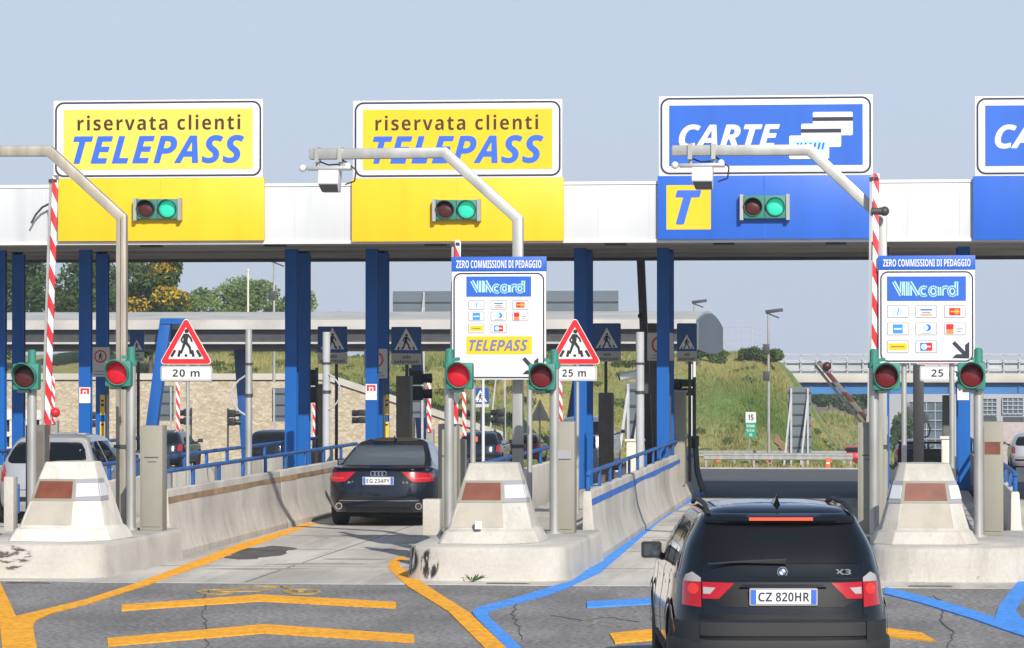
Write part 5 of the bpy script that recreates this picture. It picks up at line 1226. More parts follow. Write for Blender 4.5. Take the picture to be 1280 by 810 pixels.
sign_back(340, 362, 485, 527, 184, 'small grey sign back on the stone wall left of the blue column', nrail=3, truss=False)
sign_back(512, 531, 479, 522, 150, 'small grey sign back right of the placard column', nrail=3, truss=False)
# lamp masts
def mast(px, pyt, pyb, Y, label, r=.09, head=True, mat='steel'):
    a = at(px, pyt, Y); gz = at(px, pyb, Y).z; t = thing('lamp_mast', label, 'lamp post', (a.x, Y, gz), 0, 'tall lamp masts'); h = a.z - gz
    mb = MB(); mb.cyl((0, 0, -.3), (0, 0, h), r, r * .6, 8); part(mb, 'shaft', mat, t)
    if head:
        mb = MB(); mb.bar((-.15, 0, h), (.75, 0, h + .12), .18, .3); mb.bar((-.1, 0, h - .05), (.55, 0, h - .3), .08, .08); part(mb, 'lamp_head', 'dark_grey', t, .02)
        for z in (h - 1.9, h - 3.3): mb = MB(); mb.box(-.28, .06, -.14, .14, z - .25, z + .25); part(mb, 'loudspeaker', 'dark_grey', t, .02)
mast(342.5, 326, 470, 182, 'thin lamp mast with two boxes rising behind the far canopy at left')
mast(868, 378, 455, 205, 'thin lamp mast behind the end of the far canopy')
mast(960.5, 390, 574, 174, 'thin lamp mast on the grass bank left of the bridge')
t = thing('cream_pole', 'plain cream pole behind the far canopy, left of the lamp mast', 'post', (at(310, 400, 190).x, 190, 1.5)); mb = MB(); mb.cyl((0, 0, -1), (0, 0, at(310, 338, 190).z - 1.5), .07, .06, 8); part(mb, 'shaft', 'cream', t); mb = MB(); mb.sphere((0, 0, at(310, 338, 190).z - 1.5), .09, 8, 6); part(mb, 'tip', 'cream', t)
for px, p0, p1, lab in ((868, 440, 570, 'thin white pole standing below the end of the far canopy'), (863.5, 455, 560, 'grey pole just left of the thin white pole'), (604, 455, 545, 'pale pole right of the placard column, behind the panel')):
    Y = 105; b = at(px, p0, Y); t = thing('thin_pole', lab, 'post', (b.x, Y, tz(Y))); mb = MB(); mb.cyl((0, 0, 0), (0, 0, b.z - tz(Y)), .05, .04, 8); part(mb, 'shaft', 'sign_white', t); mb = MB(); mb.cyl((0, 0, 0), (0, 0, .06), .12, .12, 8); part(mb, 'foot', 'steel', t)
# motorway direction sign
Y = 172; c = at(938, 546, Y); gz = tz(172); t = thing('direction_sign', 'white and green roadside sign reading 15 ROMA on the grass bank', 'road sign', (c.x, Y, gz))
B = lambda a, b, p, q: (at(a, p, Y).x - c.x, at(b, q, Y).x - c.x, at(b, q, Y).z - gz, at(a, p, Y).z - gz)
a = B(932, 945, 515, 528.5); mb = MB(); mb.box(a[0], a[1], 0, .04, a[2] + .005, a[3]); w_ = part(mb, 'number_plate', 'sign_white', t); text('15', a[0] + .13, a[1] - .13, a[2] + .13, a[3] - .13, 'black', w_, 0, bold=.03)
a = B(932, 945, 528.5, 547); mb = MB(); mb.box(a[0], a[1], 0, .04, a[2], a[3]); w_ = part(mb, 'green_plate', 'km_green', t); hh = a[3] - a[2]
for k, s_ in enumerate(('ROMA', 'G.R.A.', 'S')): m = .06 if k < 2 else .19; text(s_, a[0] + m, a[1] - m, a[3] - hh * (.30 + .30 * k), a[3] - hh * (.12 + .30 * k), 'sign_white', w_, 0, bold=.02)
mb = MB(); mb.cyl((-.05, .08, -.2), (-.05, .08, a[2] + .5), .03, .03, 8); part(mb, 'pole', 'steel', t)
# guard rail
def guard_rail(y, px0, px1, label, dz=0):
    xa, xb = at(px0, 575, y).x, at(px1, 575, y).x; t = thing('guard_rail', label, 'guard rail', (xa, y, tz(y) + dz), 0, 'steel guard rails along the far road'); L_ = xb - xa
    prof = [(0, .42), (-.04, .46), (-.04, .53), (0, .57), (0, .61), (-.04, .65), (-.04, .72), (0, .76), (.012, .76), (.012, .42)]
    mb = MB(); mb.loft([[(x, yy, z) for yy, z in prof] for x in (0, L_)]); part(mb, 'beam', 'steel', t, 0, 20)
    n = int(L_ / 1.9)
    for k in range(n + 1): x = .1 + (L_ - .2) * k / max(1, n); mb = MB(); mb.box(x - .05, x + .05, .015, .12, -.2, .7); part(mb, 'post', 'steel', t)
guard_rail(164, 880, 1066, 'nearer steel guard rail at the foot of the grass bank')
guard_rail(176, 870, 1058, 'further thin guard rail behind the first one', .15)
for px, py, lab in ((898, 574, 'orange marker post left of the direction sign'), (961, 577, 'orange marker post at the foot of the lamp mast'), (1037, 575, 'orange marker post left of the red car'), (1035, 583, 'low orange marker lying before the red car')):
    p = at(px, py, 162 if py > 580 else 170); t = thing('orange_marker', lab, 'marker', (p.x, p.y, tz(p.y) + (.05 if py > 580 else .3)), 0, 'orange markers on the verge'); mb = MB(); mb.loft([[(-.13, -.1, 0), (.13, -.1, 0), (.13, .1, 0), (-.13, .1, 0)], [(-.09, -.07, .35), (.09, -.07, .35), (.09, .07, .35), (-.09, .07, .35)], [(-.13, -.07, .48), (.13, -.07, .48), (.13, .07, .48), (-.13, .07, .48)]]); part(mb, 'body', 'orange_plastic', t, .02); mb = MB(); mb.box(-.085, .085, -.10, -.078, .2, .28); part(mb, 'reflector', 'sign_white', t)
mb = MB(); 
for (x0, x1) in ((-14.5, -.5),):
    mb.prismz([(x0, 160.8), (x1, 160.3), (x1, 161.2), (x0, 162.2)], tz(161) - .05, tz(161) + .06)
struct(mb, 'gravel_edge', 'concrete')

# ================================================================== CARS
class Car:
    """body surface: plan outline |u|^n+|v|^m=1 at each height; rows = (z, y_rear, y_front, half width)"""
    N_, M_ = 4.0, 12.0
    def __init__(s, rows):
        s.rows = rows
    def at(s, z):
        r = s.rows; z = max(r[0][0], min(r[-1][0], z)); i = 0
        while i < len(r) - 2 and z > r[i + 1][0]: i += 1
        a, b = r[i], r[i + 1]; h = b[0] - a[0]; t = (z - a[0]) / h; o = []
        for k in (1, 2, 3):
            d = (b[k] - a[k]) / h
            def slope(j):
                if j <= 0 or j >= len(r) - 1: return None
                d0 = (r[j][k] - r[j - 1][k]) / (r[j][0] - r[j - 1][0]); d1 = (r[j + 1][k] - r[j][k]) / (r[j + 1][0] - r[j][0])
                return 0 if d0 * d1 <= 0 else 2 * d0 * d1 / (d0 + d1)
            m0 = slope(i); m1 = slope(i + 1); m0 = d if m0 is None else m0; m1 = d if m1 is None else m1
            o.append(a[k] * (2 * t ** 3 - 3 * t ** 2 + 1) + h * m0 * (t ** 3 - 2 * t ** 2 + t) + b[k] * (-2 * t ** 3 + 3 * t ** 2) + h * m1 * (t ** 3 - t ** 2))
        return o
    def rear(s, x, z, off=0):
        yr, yf, w_ = s.at(z); u = min(.995, abs(x) / w_); L = (yf - yr) / 2
        return (x, (yr + yf) / 2 - L * (1 - u ** s.N_) ** (1 / s.M_) - off, z)
    def side(s, y, z, sg, off=0):
        yr, yf, w_ = s.at(z); L = (yf - yr) / 2; v = min(.999, abs(y - (yr + yf) / 2) / L)
        return (sg * (w_ * (1 - v ** s.M_) ** (1 / s.N_) + off), y, z)
    def uv(s):
        if hasattr(s, '_uv'): return s._uv
        us = [-.95, -.9, -.84, -.77, -.68, -.56, -.4, -.2, 0]; us = us + [-u for u in us[-2::-1]]
        ve = (1 - .95 ** s.N_) ** (1 / s.M_); vs_ = list(np.linspace(-ve, ve, 24))[1:-1]
        q = [(u, -(1 - abs(u) ** s.N_) ** (1 / s.M_)) for u in us]
        q += [((1 - abs(v) ** s.M_) ** (1 / s.N_), v) for v in vs_]
        q += [(-u, (1 - abs(u) ** s.N_) ** (1 / s.M_)) for u in us]
        q += [(-(1 - abs(v) ** s.M_) ** (1 / s.N_), v) for v in vs_[::-1]]
        s._uv = q; return q
    def ring(s, z, grow=0):
        yr, yf, w_ = s.at(z); return [(u * (w_ + grow), (yr + yf) / 2 + v * ((yf - yr) / 2 + grow), z) for u, v in s.uv()]
    def body(s, parent, mat, wheels=(), wr=.36):
        z0, z1 = s.rows[0][0], s.rows[-1][0]; zs = set(np.linspace(z0, z1, 34)) | {r[0] for r in s.rows}
        zs = sorted(zs); mb = MB(); rg = [s.ring(z) for z in zs]
        yr, yf, w_ = s.at(z1)                     # crowned roof
        for k, (sh, dz) in enumerate(((.86, .018), (.6, .036), (.3, .044))):
            rg.append([(u * w_ * sh, (yr + yf) / 2 + v * (yf - yr) / 2 * (1 - (1 - sh) * .75), z1 + dz) for u, v in s.uv()])
        mb.loft(rg); me = mb.mesh('body', M[mat], 0, 38)
        o = link('body', me, parent)
        if wheels:
            cut = MB()
            for sg in (-1, 1):
                for y, r in wheels: cut.cyl((sg * .55, y, r), (sg * 1.3, y, r), r + .06, r + .06, 28)
            co = link('cut', cut.mesh('cut', M[mat], 0, 0))
            md = o.modifiers.new('b', 'BOOLEAN'); md.operation = 'DIFFERENCE'; md.object = co; md.solver = 'EXACT'
            o.parent = None; bpy.context.view_layer.update()
            nm = bpy.data.meshes.new_from_object(o.evaluated_get(bpy.context.evaluated_depsgraph_get()))
            o.modifiers.clear(); o.data = nm; nm.name = 'body'; o.parent = parent
            bm = bmesh.new(); bm.from_mesh(nm); fin(bm, nm, 38)
            bpy.data.objects.remove(co)
        return o
    def patch(s, name, mat, parent, poly, face='rear', off=.004, grid=.05, lip=.012, label=None, smooth=40):
        """poly in (x,z) for the rear, (y,z) for a side; follows the body surface"""
        bm = bmesh.new(); vs_ = [bm.verts.new((a, 0, b)) for a, b in poly]; bm.faces.new(vs_)
        for ax in (0, 2):
            lo = min(v.co[ax] for v in bm.verts); hi = max(v.co[ax] for v in bm.verts); n = max(1, int((hi - lo) / grid))
            for k in range(1, n):
                c = [0, 0, 0]; c[ax] = lo + (hi - lo) * k / n; nn = [0, 0, 0]; nn[ax] = 1
                bmesh.ops.bisect_plane(bm, geom=bm.verts[:] + bm.edges[:] + bm.faces[:], plane_co=c, plane_no=nn)
        def mp(v, o_):
            a, b = v.co.x, v.co.z
            if face == 'rear': return s.rear(a, b, o_)
            return s.side(a, b, face, o_)
        bnd = [e for e in bm.edges if len(e.link_faces) == 1]
        ex = bmesh.ops.extrude_edge_only(bm, edges=bnd)['geom']; low = {v for v in ex if isinstance(v, bmesh.types.BMVert)}
        co = {v: mp(v, -lip if v in low else off) for v in bm.verts}
        for v, c in co.items(): v.co = c
        bmesh.ops.recalc_face_normals(bm, faces=bm.faces)
        # make sure the sheet points outwards
        f0 = max(bm.faces, key=lambda f: f.calc_area()); out = Vector((0, -1, 0)) if face == 'rear' else Vector((face, 0, 0))
        if f0.normal.dot(out) < 0: bmesh.ops.reverse_faces(bm, faces=bm.faces)
        me = bpy.data.meshes.new(name); fin(bm, me, smooth); me.materials.append(M[mat]); o = link(name, me, parent)
        if label: o['label'] = label
        return o
    def band(s, name, mat, parent, z0, z1, vmax, off, n=6):
        """wrap-round bumper shell over the rear and the ends of the sides"""
        uv = s.uv(); idx = [i for i, (u, v) in enumerate(uv) if v < vmax]; k = idx.index(max(i for i in idx if i < 40)) + 1
        order = idx[k:] + idx[:k]; mb = MB(); rg = []
        for j in range(n + 1):
            z = z0 + (z1 - z0) * j / n; g_ = off if 0 < j < n else off * .75; R_ = s.ring(z, g_); rg.append([R_[i] for i in order])
        top = [s.ring(z1, -.01)[i] for i in order]; rg.append([(x, y, z1 + .012) for x, y, z in top]); bot = [s.ring(z0, -.02)[i] for i in order]; rg.insert(0, [(x, y, z0 - .01) for x, y, z in bot])
        m = len(order); q = [p for r in rg for p in r]; fs = [(a * m + i, a * m + i + 1, (a + 1) * m + i + 1, (a + 1) * m + i) for a in range(len(rg) - 1) for i in range(m - 1)]
        mb.add(q, fs); return part(mb, name, mat, parent, 0, 35)
def wheel(parent, x, y, r, wd=.22):
    sg = 1 if x > 0 else -1; mb = MB(); n = 32; rings = []
    for dx, rr in ((-wd / 2, r * .66), (-wd / 2, r * .90), (-wd / 2 + .03, r * .985), (-.02, r), (.02, r), (wd / 2 - .03, r * .985), (wd / 2, r * .90), (wd / 2, r * .66)):
        rings.append([(x + dx, y + rr * math.cos(2 * math.pi * k / n), r + rr * math.sin(2 * math.pi * k / n)) for k in range(n)])
    mb.loft(rings); wo = link('wheel', bpy.data.meshes.new('wheel'), parent)
    bm = bmesh.new(); me = mb.mesh('wheel', M['rubber'], 0, 40); wo.data = me; bm.free()
    mb = MB(); xo = x + sg * (wd / 2 - .01)
    mb.cyl((xo - sg * .05, y, r), (xo, y, r), r * .2, r * .18, 14)
    for k in range(7):
        a = 2 * math.pi * k / 7; mb.bar((xo - sg * .01, y, r), (xo - sg * .01, y + r * .62 * math.cos(a), r + r * .62 * math.sin(a)), .05, .03, (1, 0, 0))
    q = []
    for dx, rr in ((-.06, .66), (.004, .66), (.004, .60), (-.06, .60)): q.append([(xo + sg * dx, y + r * rr * math.cos(2 * math.pi * k / n), r + r * rr * math.sin(2 * math.pi * k / n)) for k in range(n)])
    mb.loft(q + [q[0]], False); part(mb, 'rim', 'alloy', wo)
def mirror_(parent, car, sg, y, z, mat, wd=.2, hh=.15, x=.10):
    b = Vector(car.side(y, z - .06, sg)); c = Vector((b.x + sg * (x + wd / 2), y - .02, z + .02))
    mb = MB(); mb.loft([[(c.x + a * wd / 2 * k, c.y + dy, c.z + d * hh / 2 * k) for a, d in ((-1, -.8), (-.8, -1), (.8, -1), (1, -.8), (1, .8), (.8, 1), (-.8, 1), (-1, .8))] for dy, k in ((-.03, .96), (.0, 1.0), (.08, .96), (.14, .6))]); 
    o = part(mb, 'mirror', mat, parent, 0, 45)
    mb = MB(); mb.bar(b + Vector((-sg * .03, 0, 0)), c + Vector((-sg * wd * .3, .03, -.03)), .06, .07); part(mb, 'mirror_arm', 'plastic', o)
    mb = MB(); mb.prism([(c.x + a * wd * .37, c.z + d * hh * .35) for a, d in ((-1, -.8), (-.8, -1), (.8, -1), (1, -.8), (1, .8), (.8, 1), (-.8, 1), (-1, .8))], c.y - .036, c.y - .031); part(mb, 'mirror_glass', 'mirror_glass', o, 0, 0)
M['mirror_glass'] = mk('mirror_glass', (.26, .29, .32), .04, metal=1)
def plate(parent, car, z, w_, h, txt, x=0):
    y = car.rear(x, z)[1]; y = min(car.rear(0, z - h / 2)[1], car.rear(0, z + h / 2)[1]) - .018
    mb = MB(); mb.prism(rrect(x - w_ / 2 - .014, x + w_ / 2 + .014, z - h / 2 - .014, z + h / 2 + .014, .012), y - .002, y + .035); f = part(mb, 'number_plate_holder', 'grey_frame', parent, 0, 0)
    p = flat('number_plate', 'plate', [rect(x - w_ / 2, x + w_ / 2, z - h / 2, z + h / 2)], f, y - .003, .004)
    flat('blue_band', 'letter_blue', [rect(x - w_ / 2, x - w_ / 2 + .042, z - h / 2, z + h / 2), rect(x + w_ / 2 - .042, x + w_ / 2, z - h / 2, z + h / 2)], f, y - .0075, .002)
    a, b = txt.split(' '); L = x - w_ / 2 + .058; Rr = x + w_ / 2 - .055; sp = L + (Rr - L) * .30
    text(a, L, sp - .012, z - h * .33, z + h * .33, 'dark_line', f, -0 + y - .0075, name='plate_lettering', bold=.015, t=.002); text(b, sp + .018, Rr, z - h * .33, z + h * .33, 'dark_line', f, y - .0075, name='plate_lettering', bold=.015, t=.002)
def car_place(px, s, label, yaw=0, gz=None):
    p = atS(px, 460, s); return thing('parked_car' if False else 'car', label, 'car', (p.x, p.y, tz(p.y) if gz is None else gz), R(yaw), None)

# ------------------------------------------------------------------ black suv in the foreground
suv = car_place(980, 152, 'black suv with brake lights on, driving towards the right toll lane', 6.6)
c = Car([(.24, .10, 4.45, .84), (.42, .03, 4.53, .905), (.66, .05, 4.56, .915), (.90, .10, 4.52, .885), (1.00, .135, 4.42, .875), (1.04, .16, 3.62, .86), (1.25, .25, 3.20, .80), (1.45, .36, 2.78, .70), (1.545, .42, 2.45, .64), (1.585, .52, 2.2, .57)]); c.N_ = 3.3
c.body(suv, 'paint_black', ((.80, .36), (3.60, .36)))
for sg in (-1, 1):
    for y in (.80, 3.60): wheel(suv, sg * .79, y, .36)
c.patch('rear_window', 'glass_dark', suv, [(-.665, 1.15), (.665, 1.15), (.655, 1.28), (.60, 1.475), (-.60, 1.475), (-.655, 1.28)], off=.006)
# window surround and tailgate details
c.patch('tailgate_shutline', 'trim_black', suv, [(-.64, 1.022), (.64, 1.022), (.64, 1.03), (-.64, 1.03)], off=.002)
c.patch('plate_recess', 'trim_black', suv, [(-.42, 1.0), (.42, 1.0), (.62, .85), (.50, .80), (-.50, .80), (-.62, .85)], off=.003)
c.patch('tailgate_shutline', 'trim_black', suv, [(-.70, .70), (.70, .70), (.70, .735), (-.70, .735)], off=.002)
for sg in (-1, 1):
    c.patch('tailgate_shutline', 'trim_black', suv, [(sg * x, z) for x, z in ((.664, .70), (.670, .70), (.670, 1.13), (.664, 1.13))], off=.0025)
    tl = c.patch('tail_light', 'tail_red', suv, [(sg * x, z) for x, z in ((.672, .795), (.822, .81), (.818, .90), (.812, 1.0), (.672, 1.0))], off=.012, grid=.03)
    c.patch('clear_section', 'tail_white', tl, [(sg * x, z) for x, z in ((.672, 1.002), (.81, 1.002), (.79, 1.055), (.74, 1.08), (.672, 1.035))], off=.012, grid=.03)
    c.patch('painted_sun_spot', 'tail_orange', tl, [(sg * .735 + .045 * math.cos(k * math.pi / 6), .945 + .045 * math.sin(k * math.pi / 6)) for k in range(12)], off=.016, grid=.03)  # sun's reflection on the lens, painted as a glowing disc
    tl = c.patch('tail_light', 'tail_red', suv, [(sg * x, z) for x, z in ((.662, .865), (.53, .865), (.40, .995), (.662, 1.0))], off=.008, grid=.04, label='inner part of the tail light')
    c.patch('clear_section', 'tail_white', tl, [(sg * x, z) for x, z in ((.655, .905), (.60, .905), (.555, .955), (.655, .96))], off=.012, grid=.04)
    # side windows, pillars, handles, cladding
    for y0, y1, y2, y3 in ((.62, .72, 1.22, 1.18), (1.30, 1.27, 2.10, 2.02), (2.19, 2.10, 2.62, 3.10)):
        c.patch('side_window', 'glass_dark', suv, [(y0, 1.07), (y3, 1.07), (y2, 1.46), (y1 + .06, 1.46)], face=sg, off=.004, grid=.12)
    for y in (1.45, 2.42): h_ = MB(); p = Vector(c.side(y, .93, sg)); h_.box(p.x - .02, p.x + .03 * sg + .01, y - .1, y + .1, .915, .95); part(h_, 'door_handle', 'paint_black', suv, .012)
    for y in (1.24, 2.16, 3.12): c.patch('door_gap', 'trim_black', suv, [(y, .36), (y + .01, .36), (y + .01, 1.05), (y, 1.05)], face=sg, off=.002)
    c.patch('side_cladding', 'plastic', suv, [(1.28, .27), (3.12, .27), (3.12, .40), (1.28, .40)], face=sg, off=.02, grid=.3)
    for y in (.80, 3.60):
        mb = MB(); n = 22; q = []
        for k in range(n + 1):
            a = R(-12 + 204 * k / n); 
            for rr in (.42, .475): yy = y + rr * math.cos(a); zz = max(.25, .36 + rr * math.sin(a)); q.append(c.side(yy, zz, sg, .014))
        mb.v = q; mb.f = [(2 * k, 2 * k + 1, 2 * k + 3, 2 * k + 2) for k in range(n)]; part(mb, 'arch_trim', 'plastic', suv)
    # roof rail
    mb = MB(); P_ = []
    for k in range(13):
        u = k / 12; y = .50 + 2.0 * u; P_.append((sg * (.60 + .0 * u), y, 1.572 + .052 * min(1, 4 * u, 4 * (1 - u)) ** .7))
    mb.tube(P_, .022, 8); part(mb, 'roof_rail', 'plastic', suv)
    mirror_(suv, c, sg, 2.95, 1.10, 'plastic', .185, .15, .0)
c.band('bumper', 'plastic', suv, .25, .53, -.70, .035)
for sg in (-1, 1): c.patch('bumper_corner', 'plastic', suv, [(sg * x, z) for x, z in ((.69, .44), (.88, .44), (.88, .68), (.69, .68))], off=.045, grid=.04, lip=.03)
c.patch('bumper_strip', 'plastic', suv, [(-.685, .565), (.685, .565), (.685, .675), (-.685, .675)], off=.028, lip=.03)
c.patch('bumper_groove', 'trim_black', suv, [(-.685, .535), (.685, .535), (.685, .56), (-.685, .56)], off=.012, lip=.03)
# spoiler with brake lamp, fin, wiper, emblem, badge, plate
mb = MB(); rg = []
for z, o1, w_ in ((1.478, .05, .62), (1.50, .085, .63), (1.53, .085, .63), (1.556, .02, .62)): rg.append([(x, c.rear(x, min(z, 1.545))[1] - o1 * (1 - .35 * (x / .65) ** 2), z) for x in np.linspace(-w_, w_, 15)] + [(x, c.rear(x, 1.545)[1] + .25, z + .01) for x in np.linspace(w_, -w_, 15)])
mb.loft(rg); sp = part(mb, 'roof_spoiler', 'paint_black', suv, 0, 35)
mb = MB(); q = []
for x in np.linspace(-.265, .265, 9): y = c.rear(x, 1.5)[1] - .087 * (1 - .35 * (x / .65) ** 2); q += [(x, y - .006, 1.503), (x, y - .006, 1.527)]
mb.v = q; mb.f = [(2 * k, 2 * k + 2, 2 * k + 3, 2 * k + 1) for k in range(8)]; part(mb, 'brake_lamp', 'tail_lit', sp, 0, 0)
mb = MB(); mb.loft([[(-.03, .72, 1.615), (.03, .72, 1.615), (.045, .92, 1.62), (-.045, .92, 1.62)], [(-.012, .70, 1.66), (.012, .70, 1.66), (.018, .82, 1.66), (-.018, .82, 1.66)], [(-.003, .69, 1.70), (.003, .69, 1.70), (.004, .75, 1.70), (-.004, .75, 1.70)]]); part(mb, 'antenna_fin', 'paint_black', suv, 0, 50)
y0 = c.rear(0, 1.165)[1]; mb = MB(); mb.loft([[(.03, c.rear(0, 1.18)[1] - .05, 1.15), (.03, y0 - .05, 1.195), (.03, y0 - .02, 1.195), (.03, y0 - .02, 1.15)], [(-.35, y0 - .032, 1.158), (-.35, y0 - .032, 1.176), (-.35, y0 - .014, 1.176), (-.35, y0 - .014, 1.158)], [(-.62, y0 - .022, 1.145), (-.62, y0 - .022, 1.155), (-.62, y0 - .012, 1.155), (-.62, y0 - .012, 1.145)]]); part(mb, 'rear_wiper', 'plastic', suv, .004)
y = c.rear(0, 1.085)[1]; mb = MB(); mb.cyl((0, y + .02, 1.085), (0, y - .014, 1.085), .045, .043, 28); em = part(mb, 'emblem', 'chrome', suv)
flat('emblem_ring', 'trim_black', [ [(a * .036 * 1, 1.085 + b * .036) for a, b in [(math.cos(k * math.pi / 12), math.sin(k * math.pi / 12)) for k in range(24)]] ], em, y - .0145, .001)
for q4, m in ((0, 'sign_white'), (1, 'emblem_blue'), (2, 'sign_white'), (3, 'emblem_blue')):
    flat('emblem_quarter', m, [[(0, 1.085)] + [(.026 * math.cos(R(90 * q4 + 9 * k)), 1.085 + .026 * math.sin(R(90 * q4 + 9 * k))) for k in range(11)]], em, y - .0160, .001)
y = c.rear(.52, 1.08)[1]; text('X3', .44, .57, 1.06, 1.105, 'chrome', suv, y - .004, name='model_lettering', bold=.03, t=.010)
plate(suv, c, .885, .535, .115, 'CZ 820HR')
c.patch('plate_lamp_trim', 'paint_black', suv, [(-.36, .962), (.36, .962), (.33, .985), (-.33, .985)], off=.035, lip=.03)
mb = MB(); mb.box(-.75, .75, .35, 4.2, .20, .30); part(mb, 'underbody', 'trim_black', suv)

# ------------------------------------------------------------------ dark saloon in the left lane
sal = car_place(472.5, 72, 'dark blue black fastback saloon car waiting in the left lane', 0)
c = Car([(.26, .14, 4.85, .86), (.36, .04, 4.94, .90), (.55, .0, 4.97, .945), (.80, .04, 4.95, .95), (.93, .07, 4.80, .935), (.985, .09, 4.4, .925), (1.02, .18, 3.85, .90), (1.06, .50, 3.55, .84), (1.20, .98, 3.15, .755), (1.35, 1.42, 2.85, .675), (1.445, 1.85, 2.6, .60), (1.475, 2.1, 2.45, .52)])
c.body(sal, 'paint_blueblack', ((1.02, .34), (3.93, .34)))
for sg in (-1, 1):
    for y in (1.02, 3.93): wheel(sal, sg * .81, y, .34, .25)
c.patch('rear_window', 'glass_car', sal, [(-.72, 1.07), (.72, 1.07), (.68, 1.20), (.575, 1.395), (-.575, 1.395), (-.68, 1.20)], off=.006)
c.patch('window_shelf', 'glass_dark', sal, [(-.60, 1.085), (.60, 1.085), (.59, 1.10), (-.59, 1.10)], off=.008)
for sg in (-1, 1):
    tl = c.patch('tail_light', 'tail_red', sal, [(sg * x, z) for x, z in ((.925, .80), (.90, .935), (.72, .955), (.40, .965), (.47, .90), (.58, .80), (.70, .785))], off=.01, grid=.03)
    c.patch('light_band', 'tail_orange', tl, [(sg * x, z) for x, z in ((.88, .845), (.62, .840), (.60, .865), (.88, .87))], off=.014, grid=.04)
    c.patch('side_window', 'glass_car', sal, [(.98, 1.03), (2.2, 1.0), (2.2, 1.39), (1.72, 1.39)], face=sg, off=.004, grid=.12)
    c.patch('side_window', 'glass_car', sal, [(2.27, 1.0), (3.25, 1.0), (2.80, 1.34), (2.27, 1.38)], face=sg, off=.004, grid=.12)
    mirror_(sal, c, sg, 3.2, 1.03, 'paint_blueblack', .2, .13)
    for y in (2.0, 3.1): h_ = MB(); p = Vector(c.side(y, .88, sg)); h_.box(min(p.x - .02, p.x + sg * .03), max(p.x, p.x + sg * .03), y - .1, y + .1, .87, .90); part(h_, 'door_handle', 'chrome', sal, .01)
    mb = MB(); y = c.rear(.70, .36)[1]; mb.cyl((sg * .70, y + .06, .37), (sg * .70, y - .05, .37), .06, .06, 20); ex = part(mb, 'exhaust', 'chrome', sal)
    mb = MB(); mb.cyl((sg * .70, y - .0515, .37), (sg * .70, y - .053, .37), .045, .045, 20); part(mb, 'exhaust_bore', 'black', ex)
mb = MB(); rg = []
for z, o1 in ((1.00, .0), (1.028, .05), (1.045, .04), (1.05, -.10)): rg.append([(x, c.rear(x, .99)[1] - o1 + (.0 if z < 1.04 else .05), z) for x in np.linspace(-.80, .80, 15)])
q = [p for r in rg for p in r]; mb.add(q, [(a * 15 + i, a * 15 + i + 1, (a + 1) * 15 + i + 1, (a + 1) * 15 + i) for a in range(3) for i in range(14)]); part(mb, 'spoiler_lip', 'paint_blueblack', sal)
c.patch('boot_shutline', 'trim_black', sal, [(-.86, .705), (.86, .705), (.86, .712), (-.86, .712)], off=.002)
c.patch('bumper_crease', 'chrome', sal, [(-.70, .462), (.70, .462), (.70, .470), (-.70, .470)], off=.006)
c.patch('diffuser', 'plastic', sal, [(-.60, .275), (.60, .275), (.56, .34), (-.56, .34)], off=.01)
em = thing  # (rings below are the emblem)
y = c.rear(0, .93)[1] - .008; mb = MB()
for k in range(4):
    cx = -.0975 + .065 * k; n = 20
    for i in range(n):
        a = 2 * math.pi * i / n; b = 2 * math.pi * (i + 1) / n; mb.cyl((cx + .043 * math.cos(a), y - .001 * k, .935 + .043 * math.sin(a)), (cx + .043 * math.cos(b), y - .001 * k, .935 + .043 * math.sin(b)), .0068, .0068, 6)
part(mb, 'emblem', 'chrome', sal)
for x0, x1, s_ in ((-.55, -.44, 'A7'), (.42, .52, '3.0')): text(s_, x0, x1, .765, .80, 'chrome', sal, c.rear(x0, .78)[1] - .004, name='model_lettering', bold=.02, t=.006)
plate(sal, c, .81, .52, .115, 'EG 234PY')
mb = MB(); mb.box(-.75, .75, .4, 4.6, .17, .26); part(mb, 'underbody', 'trim_black', sal)
mb = MB(); mb.loft([[(-.02, 2.02, 1.51), (.02, 2.02, 1.51), (.02, 2.2, 1.52), (-.02, 2.2, 1.52)], [(-.004, 2.0, 1.555), (.004, 2.0, 1.555), (.006, 2.08, 1.555), (-.006, 2.08, 1.555)]]); part(mb, 'antenna_fin', 'paint_blueblack', sal)

